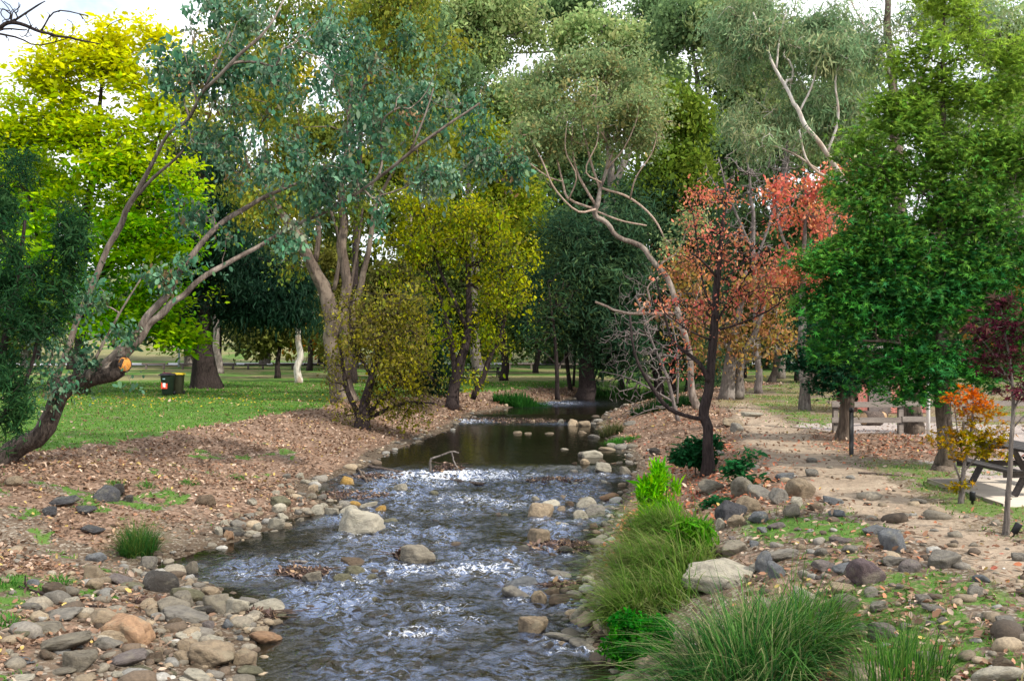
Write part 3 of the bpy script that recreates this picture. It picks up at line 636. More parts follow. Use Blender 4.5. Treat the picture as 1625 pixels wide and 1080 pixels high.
# (px, base py, width, height, colour, shape, short name or None, label or None)
S = [
 # cobble bar at the bottom left
 (86,1039,104,31,'g','r','loaf stone','long smooth grey-green stone like a loaf lying in the leaf litter'),
 (76,1009,56,20,'g','s','ridge stone','narrow grey-green stone lying directly behind the loaf-like stone'),
 (198,1024,74,44,'o','f','salmon block','big flat-topped salmon-tan block on the left cobble bar'),
 (160,999,62,29,'t','f','tan slab','broad pale tan slab tucked behind the salmon-tan block'),
 (177,1021,50,21,'t','r',None,'tan oval stone leaning against the front of the salmon-tan block'),
 (122,1069,52,33,'g','f','knobbly boulder','knobbly grey-brown boulder with a bulging end, near the bottom left corner'),
 (196,1061,62,25,'m','r','wedge stone','wedge-shaped mauve-grey stone with a dark underside at bottom left'),
 (94,1073,45,12,'g','s',None,None),(70,1049,30,16,'w','r',None,'small brown egg-like stone touching the front of the loaf-like stone'),(166,1035,46,20,'a','f',None,None),
 (147,926,32,24,'t','f','tan pair','pale tan angular stone, upper of a touching pair at the dirt edge'),(147,938,28,17,'t','r',None,'pale tan rounded stone, lower of a touching pair at the dirt edge'),
 (184,928,44,16,'m','r',None,'pinkish grey oval stone just left of the wet black boulder'),(206,934,38,9,'l','s',None,None),(82,951,40,22,'w','f','brown stone','brown lumpy stone behind the fallen twig on the left bank'),
 (105,963,34,13,'p','f',None,None),(126,976,25,12,'p','r',None,None),(93,985,50,13,'a','s',None,None),(48,969,34,13,'a','s',None,None),(52,932,21,10,'b','r',None,None),
 (32,1014,30,14,'l','r',None,None),(138,1048,28,13,'p','r',None,None),(10,1042,17,10,'p','r',None,None),(37,1056,30,10,'b','s',None,None),(220,1068,36,10,'l','s',None,None),
 (186,1079,30,13,'p','r',None,None),(141,1081,18,11,'t','r',None,None),(26,1086,44,12,'p','s',None,None),(300,1086,40,10,'p','s',None,None),(240,1082,26,12,'a','r',None,None),
 (251,943,52,34,'d','r','black boulder','wet black boulder at the upper edge of the left cobble bar'),(302,915,22,18,'g','r','gatepost stone','upright olive-tan stone where the small side pool meets the riffle'),
 (292,958,53,25,'l','r',None,'dark olive oval boulder just right of the wet black boulder'),(287,964,36,23,'g','f',None,None),(270,977,54,26,'g','r','humped boulder','humped grey boulder directly behind the seal-shaped stone'),
 (288,992,78,25,'a','r','seal-shaped stone','long smooth grey-tan stone shaped like a resting seal'),(330,950,30,16,'t','r',None,None),(339,975,40,29,'g','f','slanted boulder','slanted grey boulder with a flat wet face beside the white boulder'),
 (374,977,40,26,'p','f','white boulder','bright white-topped boulder standing at the edge of the riffle'),(420,974,60,20,'p','r','cream boulder','long cream boulder with twigs caught against it, right of the white boulder'),
 (413,1026,54,22,'o','r','cleft stone','pinkish tan stone with a cleft, alone in shallow water'),(330,1063,70,43,'t','f','great slab','large slanted tan-grey slab with a broad flat face at the water'),
 (298,1036,36,20,'t','r',None,None),(287,1056,24,20,'t','f',None,None),(387,1060,36,26,'t','f',None,'pointed tan stone right of the large slanted slab'),(395,1073,44,13,'l','r',None,None),(310,1089,48,20,'p','f',None,None),
 (334,1022,37,13,'p','r',None,None),(296,1019,40,15,'p','f',None,None),(263,1023,19,12,'p','r',None,None),(275,1028,17,10,'p','r',None,None),(329,1000,23,13,'m','r',None,None),(311,1003,20,12,'t','r',None,None),
 (359,999,17,14,'b','f',None,None),(275,1000,24,17,'w','r',None,None),(231,971,26,18,'t','r',None,None),(244,1054,30,17,'w','f',None,None),(251,1037,16,10,'t','r',None,None),(379,1017,16,7,'b','r',None,None),
 (391,999,18,9,'p','r',None,None),(318,977,38,14,'d','s',None,None),(227,1047,16,14,'a','r',None,None),(437,984,32,8,'l','s',None,None),(292,1009,28,9,'w','s',None,None),(345,1012,18,9,'t','r',None,None),
 # upper left bank
 (164,797,40,22,'n','r','slate hump','dark slate-blue boulder, biggest of the dark stones below the leaning gum'),(184,788,24,17,'d','r',None,None),(90,805,48,15,'n','s','slate slab','long dark slate slab among brown leaves below the leaning gum'),
 (75,820,25,15,'n','r',None,None),(141,848,40,14,'n','r',None,'dark flat-topped slate stone left of the lone grass tussock'),(149,892,34,14,'b','r',None,'smooth bluish grey stone on bare dirt below the lone grass tussock'),(17,775,30,15,'t','r',None,'tan stone at the foot of the leaning gum'),
 (202,797,16,10,'d','r',None,None),(130,817,40,11,'n','s',None,None),(325,803,28,15,'w','r',None,None),(233,905,26,20,'a','r',None,'leaf-speckled grey stone at the edge of the side pool under the tussock'),(216,914,21,10,'p','r',None,None),
 (371,850,40,13,'d','s',None,None),(376,838,26,11,'a','r',None,None),(346,850,13,12,'p','f',None,None),(361,858,16,14,'o','f',None,None),(441,805,28,14,'l','r',None,None),(441,815,20,11,'p','r',None,None),
 (566,852,80,34,'p','f','midstream rock','large pale craggy rock standing alone in midstream'),(661,900,57,29,'g','r','midstream boulder','smooth round-backed boulder with leaf debris on its upstream side, in white water'),
 (552,821,32,16,'p','r','bar-end stone','pale grey rounded stone at the tip of the gravel bar'),(546,808,19,12,'a','r',None,None),(563,806,22,9,'y','r',None,'orange-brown stone on the tip of the gravel bar'),(585,809,28,9,'p','s',None,None),(604,813,17,9,'y','r',None,'small orange-brown stone, last stone of the gravel bar towards midstream'),
 (578,819,17,10,'n','r',None,None),(525,820,25,12,'p','f',None,None),(502,819,22,15,'p','f',None,None),(441,814,22,13,'p','r',None,None),(443,807,34,17,'l','r',None,None),(437,842,28,16,'p','f','pool stone','white wedge stone at the far side of the calm side pool'),
 (407,843,17,11,'p','r',None,None),(401,851,24,9,'p','s',None,None),(550,773,25,13,'y','r','orange stone','bright orange-tan stone sitting in shallows by the driftwood'),(635,784,26,13,'p','r',None,'pale pinkish stone at the end of the driftwood twigs'),
 (560,902,50,14,'w','r','wet slab','long wet brown stone lying in the riffle left of midstream'),(563,917,31,17,'l','r',None,None),(495,930,35,19,'g','s','tilted slate','tilted grey slate sticking out of leaf debris in the riffle'),(618,834,26,9,'l','r',None,None),(545,928,34,14,'l','r',None,None),(510,912,20,9,'d','r',None,None),
 # right side of the stream
 (827,939,54,20,'b','r','twin stone','bluish white boulder, upper of two touching in the right shallows'),(818,955,48,20,'a','r',None,'grey tilted stone, lower of two touching in the right shallows'),(897,964,51,17,'w','s','dark slab','dark grey-brown slab lying level beside the grassy mound'),
 (856,961,24,19,'t','f',None,None),(888,920,38,12,'a','s',None,None),(874,946,29,11,'w','r',None,None),(917,943,29,14,'w','r',None,None),(908,957,29,11,'p','r',None,None),(846,1013,48,28,'t','f','tawny boulder','tawny brown boulder in the water near the bottom of the grassy mound'),
 (888,1020,57,16,'a','r','flat grey stone','long flat grey stone right of the tawny boulder'),(924,1032,44,14,'a','s',None,None),(872,1032,17,10,'d','r',None,None),(919,991,26,22,'p','r',None,None),(890,1030,18,10,'t','r',None,None),(936,1036,20,10,'p','r',None,None),
 (858,825,40,21,'t','r','dome stone','pale tan dome-shaped stone in the shallows of the right gravel'),(875,806,30,10,'p','r',None,None),(931,810,32,17,'p','r',None,None),(921,826,25,13,'p','r',None,None),(943,823,31,17,'a','f',None,None),(966,797,34,11,'o','r',None,'flat pinkish tan stone among wet leaves on the right gravel'),
 (855,865,37,21,'t','f','pyramid stone','pyramid-shaped tan stone standing in the stream'),(803,899,21,10,'w','r',None,None),(899,880,26,12,'d','r',None,None),(815,881,58,9,'d','s','sunken slab','long dark slab awash in the stream left of the pyramid-shaped stone'),(958,752,25,13,'p','f','weir stone','white stone perched at the right end of the little weir'),
 (992,755,18,11,'g','r',None,None),(933,929,23,13,'p','r',None,None),(850,798,14,8,'p','r',None,None),(893,838,20,8,'p','s',None,None),(905,806,14,9,'w','r',None,None),(890,815,15,9,'t','r',None,None),(963,812,16,8,'a','r',None,None),
 (940,728,33,11,'p','f','pool cairn','pale stone mirrored in the dark pool near its right shore'),(924,727,14,8,'a','r',None,None),(965,716,28,8,'t','s',None,None),(971,710,17,8,'p','r',None,None),(990,714,28,11,'a','r',None,None),(928,678,20,12,'t','r','ford stone','rounded tan stone at the right end of the upper stone line'),
 (910,678,17,14,'t','f',None,None),(949,673,18,11,'a','r',None,None),(1000,676,21,11,'a','r',None,'grey stone resting on the leafy right bank of the upper pool'),(890,674,10,10,'p','r',None,None),(822,690,13,7,'t','r',None,None),(872,690,15,5,'t','r',None,None),(896,715,13,5,'p','r',None,None),
 (999,739,13,6,'a','r',None,None),(1040,723,20,10,'d','f',None,None),(1000,726,13,6,'a','r',None,None),(838,690,12,5,'t','r',None,None),(860,672,9,6,'w','r',None,None),(845,671,9,6,'t','r',None,None),(830,671,9,5,'w','r',None,None),(815,670,9,5,'t','r',None,None),(800,669,9,5,'w','r',None,None),(875,673,10,7,'w','r',None,None),(925,690,14,7,'t','r',None,None),(942,697,20,9,'a','r',None,None),
 # slope on the right
 (1131,783,44,18,'g','f','block by the trunk','squarish grey-brown block on red leaves in front of the black-trunked tree'),(1182,790,38,28,'g','r','ivied boulder','grey boulder with a green creeper hanging over it'),(1212,794,44,18,'a','s','leaning slab','long grey slab leaning uphill right of the ivied boulder'),
 (1191,815,39,23,'t','f','brown-topped boulder','grey-brown boulder with a split face in the middle of the rock slope'),(1162,827,43,28,'n','f','charcoal boulder','charcoal pointed boulder at the lower edge of the rock slope'),(1171,837,31,17,'t','f',None,None),(1207,832,32,18,'b','r','blue oval','bluish oval stone half sunk in red leaves below the rock slope'),
 (1237,802,30,23,'a','f',None,None),(1273,793,45,31,'t','r','crown boulder','biggest rounded tan-grey boulder at the top of the rock slope beside the path'),(1266,806,18,15,'p','r',None,'small white round stone nestled under the biggest boulder of the rock slope'),(1258,823,28,20,'g','r',None,None),(1246,764,29,12,'b','s','path-edge slab','bluish slab on the path edge above the rock slope'),
 (1290,757,21,11,'a','r',None,None),(1168,882,43,21,'g','f','mid-slope block','grey block with a pale corner, alone on the leafy slope'),(1115,884,38,19,'m','r','reed stone','mauve-grey stone behind the drooping grass mound'),(1244,889,57,17,'a','s','turtle-back slab','low broad grey slab like a turtle back on the slope'),
 (1213,912,25,31,'b','f','blue shard','upright blue-grey shard of slate'),(1234,920,29,23,'b','s',None,'flat blue-grey slate propped against the upright shard'),(1149,937,105,44,'p','f','great boulder','huge pale fractured boulder behind the long green grass'),(1145,842,18,16,'p','f',None,None),(1281,920,25,13,'p','r',None,None),
 (1312,909,39,17,'m','r',None,None),(1296,812,23,10,'w','r',None,None),(1116,895,19,12,'p','r',None,None),(1233,841,28,10,'m','r',None,None),(1378,931,59,39,'k','r','purple boulder','big purplish boulder on the grassy slope'),(1420,882,35,36,'b','f','veined stone','upright blue-grey stone crossed by pale veins'),
 (1343,914,39,18,'b','r',None,None),(1446,911,33,19,'m','r','mauve hump','rounded mauve stone right of the big purplish boulder'),(1340,944,41,17,'t','r',None,None),(1343,976,46,29,'g','r','bun stone','rounded grey-brown stone like a bun below the purplish boulder'),(1281,970,49,31,'p','f','cream block','cream angular block behind the long grass'),
 (1308,976,31,23,'t','r',None,None),(1314,996,41,24,'g','f','mossy block','greenish grey block at the back of the long grass'),(1396,972,29,16,'a','f',None,None),(1408,1016,41,25,'m','f','mauve cube','pale mauve cube-like stone in the grass'),(1367,1008,23,17,'a','r',None,None),(1385,949,25,16,'a','r',None,None),
 (1387,850,38,16,'b','s','grey tablet','bluish grey tablet half buried behind the veined upright stone'),(1336,863,34,10,'m','s',None,None),(1468,958,23,14,'a','f',None,None),(1422,898,36,15,'a','s',None,None),(1503,906,56,28,'a','f','bench stone','long grey bench-like stone beside the sandy path'),
 (1619,892,24,13,'a','r',None,'grey stone at the right edge of the sandy path'),(1560,925,26,12,'b','r',None,None),(1552,948,31,16,'a','r',None,None),(1599,995,30,16,'a','r',None,'pale grey pointed stone lying on green turf, right edge'),(1597,1090,86,32,'p','r','corner boulder','large pale rounded boulder at the bottom right corner'),
 (1597,1065,35,19,'w','f',None,'brown angular stone behind the corner boulder'),(1476,1052,37,16,'a','r',None,None),(1487,973,35,11,'a','s',None,None),(1429,822,32,8,'a','s',None,None),(1325,801,32,11,'b','s',None,None),(1330,821,26,11,'b','r',None,None),
 (1165,679,32,17,'t','f','bend rock','tan rock at the bend of the path beyond the black-trunked tree'),(1171,687,22,13,'a','r',None,None),(1196,662,34,11,'p','s',None,None),(1290,735,18,8,'a','r',None,None),(1140,725,20,9,'a','r',None,None),(1192,748,30,9,'a','r',None,None),(1305,885,22,12,'a','r',None,None),(1460,800,24,9,'a','r',None,None),(1352,880,26,12,'a','r',None,None),
]
placed = []
def put_stone(px, py, w_, h_, ck, sk, seed, wet_=False, dscale=None):
    r_ = np.random.default_rng(seed)
    g = G(px, py-h_*.10, True); Y = g[1]; sx = w_*Y/F
    el = (CAMZ-g[2])/Y
    dep = sx*r_.uniform(.62, .95)
    vis = h_*Y/F - dep*.55*el
    inw = xl(Y)+.1 < g[0] < xr(Y)-.1
    hz = max(vis, h_*Y/F*.55)*(1.25 if inw else 1.1)*(.62 if Y > 30 else 1)
    lst = SH[sk]; me = lst[int(r_.integers(len(lst)))][1 if wet_ or ck in 'dn' and py > 700 and px < 1000 else 0]
    nm = 'boulder' if sx > .5 else 'river_stone'
    o = bpy.data.objects.new(nm, me); C.objects.link(o)
    o.scale = (sx*.5*1.03, dep*.5, hz*.72)
    o.location = (g[0], g[1]+dep*.32, g[2]+hz*.34)
    o.rotation_euler = (r_.normal()*.10, r_.normal()*.10, r_.choice([0, pi])+r_.normal()*.22)
    c = np.array(SC[ck])*math.exp(r_.normal()*.12); o.color = (*c, 1)
    return o
land = [(s_[0], s_[1], s_[6], s_[2]) for s_ in S if s_[6]]
used = {}
def anchor_label(px, py, w_, h_, ck, sk):
    size = 'tiny' if w_ < 17 else 'small' if w_ < 27 else 'medium' if w_ < 42 else 'large'
    sh = {'r': 'rounded', 'f': 'angular', 's': 'flat'}[sk]
    c = sorted(land, key=lambda l: math.hypot(l[0]-px, (l[1]-py)*1.6))
    opts = []
    for q in range(3):
        l = c[q]; dx, dy = px-l[0], (py-l[1])*1.8
        if abs(dx) > abs(dy): rel = 'right of' if dx > 0 else 'left of'
        else: rel = 'in front of' if dy > 0 else 'behind'
        opts.append(f"{size} {SCN[ck]} {sh} stone {rel} the {l[2]}")
    opts.append(f"{size} {SCN[ck]} {sh} stone between the {c[0][2]} and the {c[1][2]}")
    opts.append(f"{size} {SCN[ck]} {sh} stone lying near the {c[0][2]}, {c[1][2]} and {c[2][2]}")
    opts.append(f"{size} {SCN[ck]} {sh} stone between the {c[1][2]} and the {c[2][2]}")
    for o_ in opts:
        if o_ not in used: used[o_] = 1; return o_
    return opts[-1]
for q, (px, py, w_, h_, ck, sk, short, lab) in enumerate(S):
    o = put_stone(px, py, w_, h_, ck, sk, 1000+q)
    if lab: used[lab] = 1
    tag(o, lab or anchor_label(px, py, w_, h_, ck, sk), 'rock', 'rocks along the creek')
    placed.append((px, py, w_, h_))
# cobbles packed between the stones above; nothing tells the members of one band apart
BANDS = [
 ('small cobble packed among the bigger stones of the bottom left cobble bar', 'cobbles of the bottom left bar', 24, [(20,1000,400,1075),(200,985,400,1060)], (9, 17), 'pttaglo'),
 ('small pale cobble on the gravel bar behind the side pool', 'cobbles of the gravel bar', 27, [(390,775,520,830),(440,755,500,800),(340,820,440,850)], (9, 18), 'pptag'),
 ('small cobble in wet leaves along the right shallows', 'cobbles of the right shallows', 26, [(880,790,990,850),(900,735,1010,790),(860,900,930,1030)], (8, 15), 'patwg'),
 ('small half-buried stone scattered on the leafy right slope', 'stones of the right slope', 18, [(1130,790,1340,900),(1250,880,1400,1000),(1380,880,1500,1010)], (9, 18), 'aamtb'),
 ('small wet stone poking out of the white water', 'wet stones in the riffles', 24, [(470,890,640,930),(440,950,640,985),(640,860,800,925),(640,770,840,830),(840,860,920,910)], (9, 17), 'dwl'),
]
for lab, grp, n, rects, (s0, s1), cols in BANDS:
    k = 0; tries = 0
    while k < n and tries < 900:
        tries += 1
        r = rects[R.integers(len(rects))]; px, py = R.uniform(r[0], r[2]), R.uniform(r[1], r[3]); w_ = R.uniform(s0, s1)
        if any(abs(px-a_) < (c2+w_)*.5 and abs(py-d2*.4-b_+d2*.4) < (d2+w_*.5)*.5 for a_, b_, c2, d2 in placed): continue
        ck = cols[R.integers(len(cols))]
        o = put_stone(px, py, w_, w_*R.uniform(.4, .65), ck, 'rfs'[R.integers(3)], 5000+int(R.integers(90000)), 'wet' in lab and 'leaves' not in lab)
        tag(o, lab, 'rock', grp); placed.append((px, py, w_, w_*.5)); k += 1
# gravel of the banks and the bed
acc = MB()
protos = [rock_shape(900+q, 14, 9, ICO2, .05) for q in range(8)]
n = 9500; x, y = fan(n*3, 7.5, 60, .6, 1.5); dl = xl(y)-x; dr = x-xr(y)
bar = np.exp(-((812.5+F*x/y-200)/190)**2-((540+F*3.7/y-1010)/75)**2)
pr = np.where((dl > -.25) & (dl < .9), np.exp(-np.abs(dl-.1)*2.2), 0)+np.where((dr > -.35) & (dr < .7), np.exp(-np.abs(dr-.05)*2.8), 0)+.8*bar*(dl > 0)+np.where((dl < -.2) & (dr < -.2), .22, 0)
pr = np.maximum(pr, np.where((dr > .3) & (y < 21) & (x < 7), .10, 0))
k = R.random(len(x)) < pr*.8; x, y = x[k], y[k]; n = len(x)
z = T(x, y)
for q in range(8):
    ii = np.arange(n) % 8 == q; nn = ii.sum()
    sz = np.clip(.05*np.exp(R.normal(size=nn)*.55), .018, .17); an = R.uniform(0, 2*pi, nn)
    W = protos[q][None]*np.stack([sz*1.2, sz*.9, sz*.6], 1)[:, None]
    ca, sa = np.cos(an)[:, None], np.sin(an)[:, None]
    V = np.stack([W[..., 0]*ca-W[..., 1]*sa+x[ii][:, None], W[..., 0]*sa+W[..., 1]*ca+y[ii][:, None], W[..., 2]+(z[ii]+sz*.2)[:, None]], -1)
    cc = np.minimum(pal([SC[c] for c in 'ptagwwtg'], nn, R), .36)*np.exp(R.normal(size=(nn, 1))*.25)*.72
    acc.add(V.reshape(-1, 3), (ICOF2[None]+(np.arange(nn)*len(ICO2))[:, None, None]).reshape(-1, 3), np.repeat(cc, len(ICO2), 0))
m, nt, bs = newmat('pebble'); at_ = N(nt, 'ShaderNodeAttribute', attribute_name='Col'); pn = ntex(nt, coords(nt), 28, 6, .7)
nt.links.new(mixc(nt, 1.0, at_.outputs['Color'], ramp(nt, pn, [(.3, (.5, .47, .44)), (.7, (1.15, 1.1, 1.02))]), 'MULTIPLY'), bs.inputs['Base Color']); bs.inputs['Roughness'].default_value = .85; bump(nt, bs, pn, .6, .02)
tag(acc.build('pebbles', m, None, True), kind='stuff')
# ------------------------------------------------------------------ water
wy = 6.5*1.0028**np.arange(850); wy = wy[wy < 71]
s = np.linspace(0, 1, 300)
X0 = xl(wy)-1.3; X1 = xr(wy)+1.3
wx = X0[:, None]+(X1-X0)[:, None]*s[None]; wY = np.repeat(wy[:, None], len(s), 1)
pxx = 812.5+F*wx/wY; pyy = 540+(CAMZ-zw(wY))*F/wY
RIF = [(720, 756, 150, 11, 1.1), (560, 925, 80, 12, .6), (600, 1000, 60, 12, .5), (720, 930, 60, 12, .5), (850, 905, 60, 10, .5), (690, 770, 60, 8, .6), (880, 790, 50, 10, .35), (650, 1060, 60, 10, .4), (730, 757, 130, 10, 1.0), (640, 752, 60, 8, .5), (740, 792, 110, 16, .6), (700, 815, 70, 14, .5), (800, 800, 60, 12, .6), (760, 905, 110, 15, .8), (640, 905, 70, 14, .8), (690, 880, 90, 12, .3), (560, 905, 60, 14, .55), (860, 880, 90, 14, .35),
       (690, 965, 85, 18, .55), (660, 1005, 70, 16, .75), (745, 985, 60, 16, .5), (400, 915, 90, 12, .45), (540, 962, 70, 16, .45), (745, 668, 48, 4, .9), (885, 672, 60, 3, .35), (880, 640, 60, 5, .6), (930, 752, 60, 6, .35), (900, 765, 60, 8, .25), (620, 1045, 120, 14, .18), (800, 1040, 120, 14, .12), (480, 1000, 50, 14, .25)]
for s_ in S:
    Ys = float(np.interp(s_[1], [640, 1080], [52, 11])); g_ = G(s_[0], s_[1], True)
    if xl(g_[1])+.25 < g_[0] < xr(g_[1])-.2 and s_[1] > 740 and not (250 < s_[0] < 560 and 825 < s_[1] < 895): RIF.append((s_[0], s_[1]+1, s_[2]*.62, 5+s_[2]*.05, .6))
rif = np.zeros_like(wx)
for (a_, b_, c2, d2, e2) in RIF: rif = np.maximum(rif, e2*np.exp(-((pxx-a_)/c2)**2-((pyy-b_)/d2)**2))
flow = .48*sst(27.6, 26.8, wY)*sst(.1, .9, np.minimum(wx-xl(wY), xr(wY)-wx)) * (.55+.45*sst(12, 14.5, wY))
calm = np.exp(-((pxx-395)/150)**2-((pyy-862)/32)**2)
flow = flow*(.35+1.1*sst(.36, .62, .65*fbm(wx*.75, wY*.42, 47)+.35*fbm(wx*2.4, wY*1.1, 48)))*(1-.92*calm)
amp = np.maximum(rif, flow)
wob = .8*(fbm(wx*1.1, wY*.6, 44)-.5)
ridge = 1-np.abs(2*fbm(wx*2.6+wob, wY*1.9, 41, 4)-1)
h1 = (ridge-.6)*.22 + (fbm(wx*7+wob, wY*5.5, 42, 3)-.5)*.19 + (fbm(wx*19, wY*15, 43, 2)-.5)*.02
wz = zw(wY) + amp*h1 + .004*(fbm(wx*2, wY*2.4, 45)-.5)
foam = np.clip(np.maximum(rif*.9, flow*.5), 0, .85)*(.45+.55*sst(.45, .7, ridge))
nr, nc = wx.shape; i = np.arange(nr-1)[:, None]*nc; j = np.arange(nc-1)[None]
wf = np.stack([i+j, i+j+1, i+nc+j+1, i+nc+j], -1).reshape(-1, 4)
wat = mesh('water', np.stack([wx, wY, wz], -1).reshape(-1, 3), wf, None, smooth=True)
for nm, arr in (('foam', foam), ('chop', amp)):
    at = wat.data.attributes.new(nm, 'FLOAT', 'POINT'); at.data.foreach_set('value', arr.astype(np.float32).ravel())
tag(wat, kind='structure')
m, nt, bs = newmat('creek_water'); L = nt.links
v = coords(nt)
vs = coords(nt, (1, .8, 1))
n1 = ntex(nt, vs, 4.2, 3, .55, .9); n2 = ntex(nt, vs, 13, 3, .55, .6)
chop = att('chop')
hh = math_(nt, 'MULTIPLY', math_(nt, 'ADD', n1, math_(nt, 'MULTIPLY', n2, .5)), math_(nt, 'ADD', .12, math_(nt, 'MULTIPLY', chop, 2.6)))
bp = N(nt, 'ShaderNodeBump'); bp.inputs['Strength'].default_value = 1; bp.inputs['Distance'].default_value = .05; L.new(hh, bp.inputs['Height'])
tr = N(nt, 'ShaderNodeBsdfTransparent'); tr.inputs[0].default_value = (.52, .42, .27, 1)
deep = N(nt, 'ShaderNodeBsdfDiffuse'); deep.inputs[0].default_value = (.03, .026, .016, 1)
body = N(nt, 'ShaderNodeMixShader'); body.inputs[0].default_value = .35; L.new(tr.outputs[0], body.inputs[1]); L.new(deep.outputs[0], body.inputs[2])
gl = N(nt, 'ShaderNodeBsdfGlossy'); gl.inputs['Roughness'].default_value = .06; L.new(bp.outputs[0], gl.inputs['Normal'])
fr = N(nt, 'ShaderNodeFresnel'); fr.inputs[0].default_value = 1.5; L.new(bp.outputs[0], fr.inputs['Normal'])
mx = N(nt, 'ShaderNodeMixShader'); L.new(fr.outputs[0], mx.inputs[0]); L.new(body.outputs[0], mx.inputs[1]); L.new(gl.outputs[0], mx.inputs[2])
sky_sheen = N(nt, 'ShaderNodeBsdfDiffuse'); sky_sheen.inputs[0].default_value = (.20, .265, .44, 1)  # blue sky reflection put into the water colour as diffuse streaks
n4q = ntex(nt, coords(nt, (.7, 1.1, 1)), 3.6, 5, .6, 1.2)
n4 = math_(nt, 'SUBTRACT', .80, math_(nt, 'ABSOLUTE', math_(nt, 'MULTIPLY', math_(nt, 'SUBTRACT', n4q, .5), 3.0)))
sheen_fac = math_(nt, 'MULTIPLY', ramp(nt, n4, [(.52, (0, 0, 0)), (.76, (1, 1, 1))]), math_(nt, 'MULTIPLY', chop, .8, True), True)
mx_sheen = N(nt, 'ShaderNodeMixShader'); L.new(sheen_fac, mx_sheen.inputs[0]); L.new(body.outputs[0], mx_sheen.inputs[1]); L.new(sky_sheen.outputs[0], mx_sheen.inputs[2]); L.new(mx_sheen.outputs[0], mx.inputs[1])
fm = N(nt, 'ShaderNodeBsdfDiffuse'); fm.inputs[0].default_value = (.78, .80, .84, 1)
n3a = ntex(nt, coords(nt, (1, .8, 1)), 4.2, 4, .58, 1.2); n3b = ntex(nt, coords(nt, (1, .8, 1)), 13, 4, .65, .8)
n3 = math_(nt, 'ADD', math_(nt, 'SUBTRACT', .86, math_(nt, 'ABSOLUTE', math_(nt, 'MULTIPLY', math_(nt, 'SUBTRACT', n3a, .5), 4.2))), math_(nt, 'MULTIPLY', math_(nt, 'SUBTRACT', n3b, .5), .8))
ff = ramp(nt, math_(nt, 'ADD', math_(nt, 'MULTIPLY', att('foam'), .50), math_(nt, 'MULTIPLY', math_(nt, 'SUBTRACT', n3, .62), .85)), [(.34, (0, 0, 0)), (.60, (.9, .9, .9))])
mx2 = N(nt, 'ShaderNodeMixShader'); L.new(ff, mx2.inputs[0]); L.new(mx.outputs[0], mx2.inputs[1]); L.new(fm.outputs[0], mx2.inputs[2])
L.new(mx2.outputs[0], nt.nodes['Material Output'].inputs[0]); nt.nodes.remove(bs)
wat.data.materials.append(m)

# ------------------------------------------------------------------ trees
BLUE = dict(pal=[(.065, .15, .09), (.105, .20, .13), (.04, .10, .06), (.20, .29, .21), (.11, .17, .065), (.32, .33, .25), (.30, .15, .09)], w=[.24, .24, .18, .14, .12, .06, .02], k='oval', m='hang', s=.112, n=16, r=(.21, .21, .2), sp=.75, cv=.3, mat=LEAFG)
root, W, g, Y1 = tree('gum_tree', 'big leaning gum with a sawn-off orange stump end, arching blue-green leaves over the creek', (-8, 768),
  [[(-14, 778, 58), (20, 728, 50), (52, 688, 47), (90, 640, 46), (125, 609, 46), (160, 594, 44), (186, 586, 38), (199, 583, 34)],
   [(140, 600, 30), (172, 572, 27), (212, 530, 25), (237, 498, 23), (264, 468, 20), (290, 425, 18), (338, 366, 16, .4), (395, 325, 14, .8), (455, 297, 9, 1), (520, 268, 6, 1.5)],
   [(160, 592, 28), (212, 548, 24), (240, 512, 22), (272, 482, 19), (300, 460, 17), (330, 435, 16), (400, 395, 13, .5), (470, 358, 11, 1), (520, 335, 9, 1.2), (585, 295, 9, .6), (642, 250, 10, -.3), (700, 205, 8, -.6), (762, 163, 5, -.6)],
   [(60, 688, 30, .6), (88, 610, 22, .8), (118, 520, 19, 1), (152, 448, 18, 1), (185, 365, 18, 1), (215, 311, 17, 1), (243, 258, 12, 1), (267, 213, 10, 1), (300, 188, 10, .2), (325, 140, 10, -.6), (388, 80, 9, -1.2), (428, 42, 6, -1.2), (455, -8, 4, -1)],
   [(213, 314, 12, 1), (247, 280, 10, .9), (284, 246, 7, .7), (318, 205, 5, .6)],
   [(300, 188, 6, 1.2), (292, 150, 5, 1), (300, 95, 4, .8)],
   [(148, 575, 9), (172, 530, 8), (200, 480, 6), (225, 440, 4)],
   [(650, 245, 6, -.4), (672, 190, 5, -.6), (688, 140, 4, -.6)],
   [(325, 140, 6, -.6), (345, 95, 5, -.9), (365, 50, 4, -.9)]],
  [(335, 150, 85, 85), (450, 120, 110, 100), (560, 180, 105, 90, 1), (660, 135, 85, 80, 1.5), (745, 170, 60, 60, 2), (420, 245, 110, 60), (560, 285, 105, 50, 1), (665, 290, 60, 45, 1.5),
   (760, 255, 70, 40, 2), (480, 325, 75, 40, 1), (520, 70, 80, 60, 1), (285, 95, 50, 45), (620, 60, 60, 50, 1.5), (255, 445, 40, 30), (370, 395, 50, 28), (300, 330, 45, 40, .6), (120, 560, 28, 60), (575, 330, 50, 24, 1), (400, 40, 60, 40, 1), (820, 270, 30, 25, 2), (330, 20, 60, 30, 1), (140, 480, 34, 45, -.5), (88, 600, 30, 40, -.5), (195, 520, 26, 26, -.4), (215, 600, 14, 14, -.4), (60, 545, 35, 50, -.5), (300, 420, 24, 18), (455, 380, 40, 22, .6)],
  BLUE, bark='stub', Y=21.3, nat=640, gap=.52, wsc=.72, seed=3, limb_bark='gum', flare=1.1, rough=.2, depth=.9, shell=.9, rtip=.006)
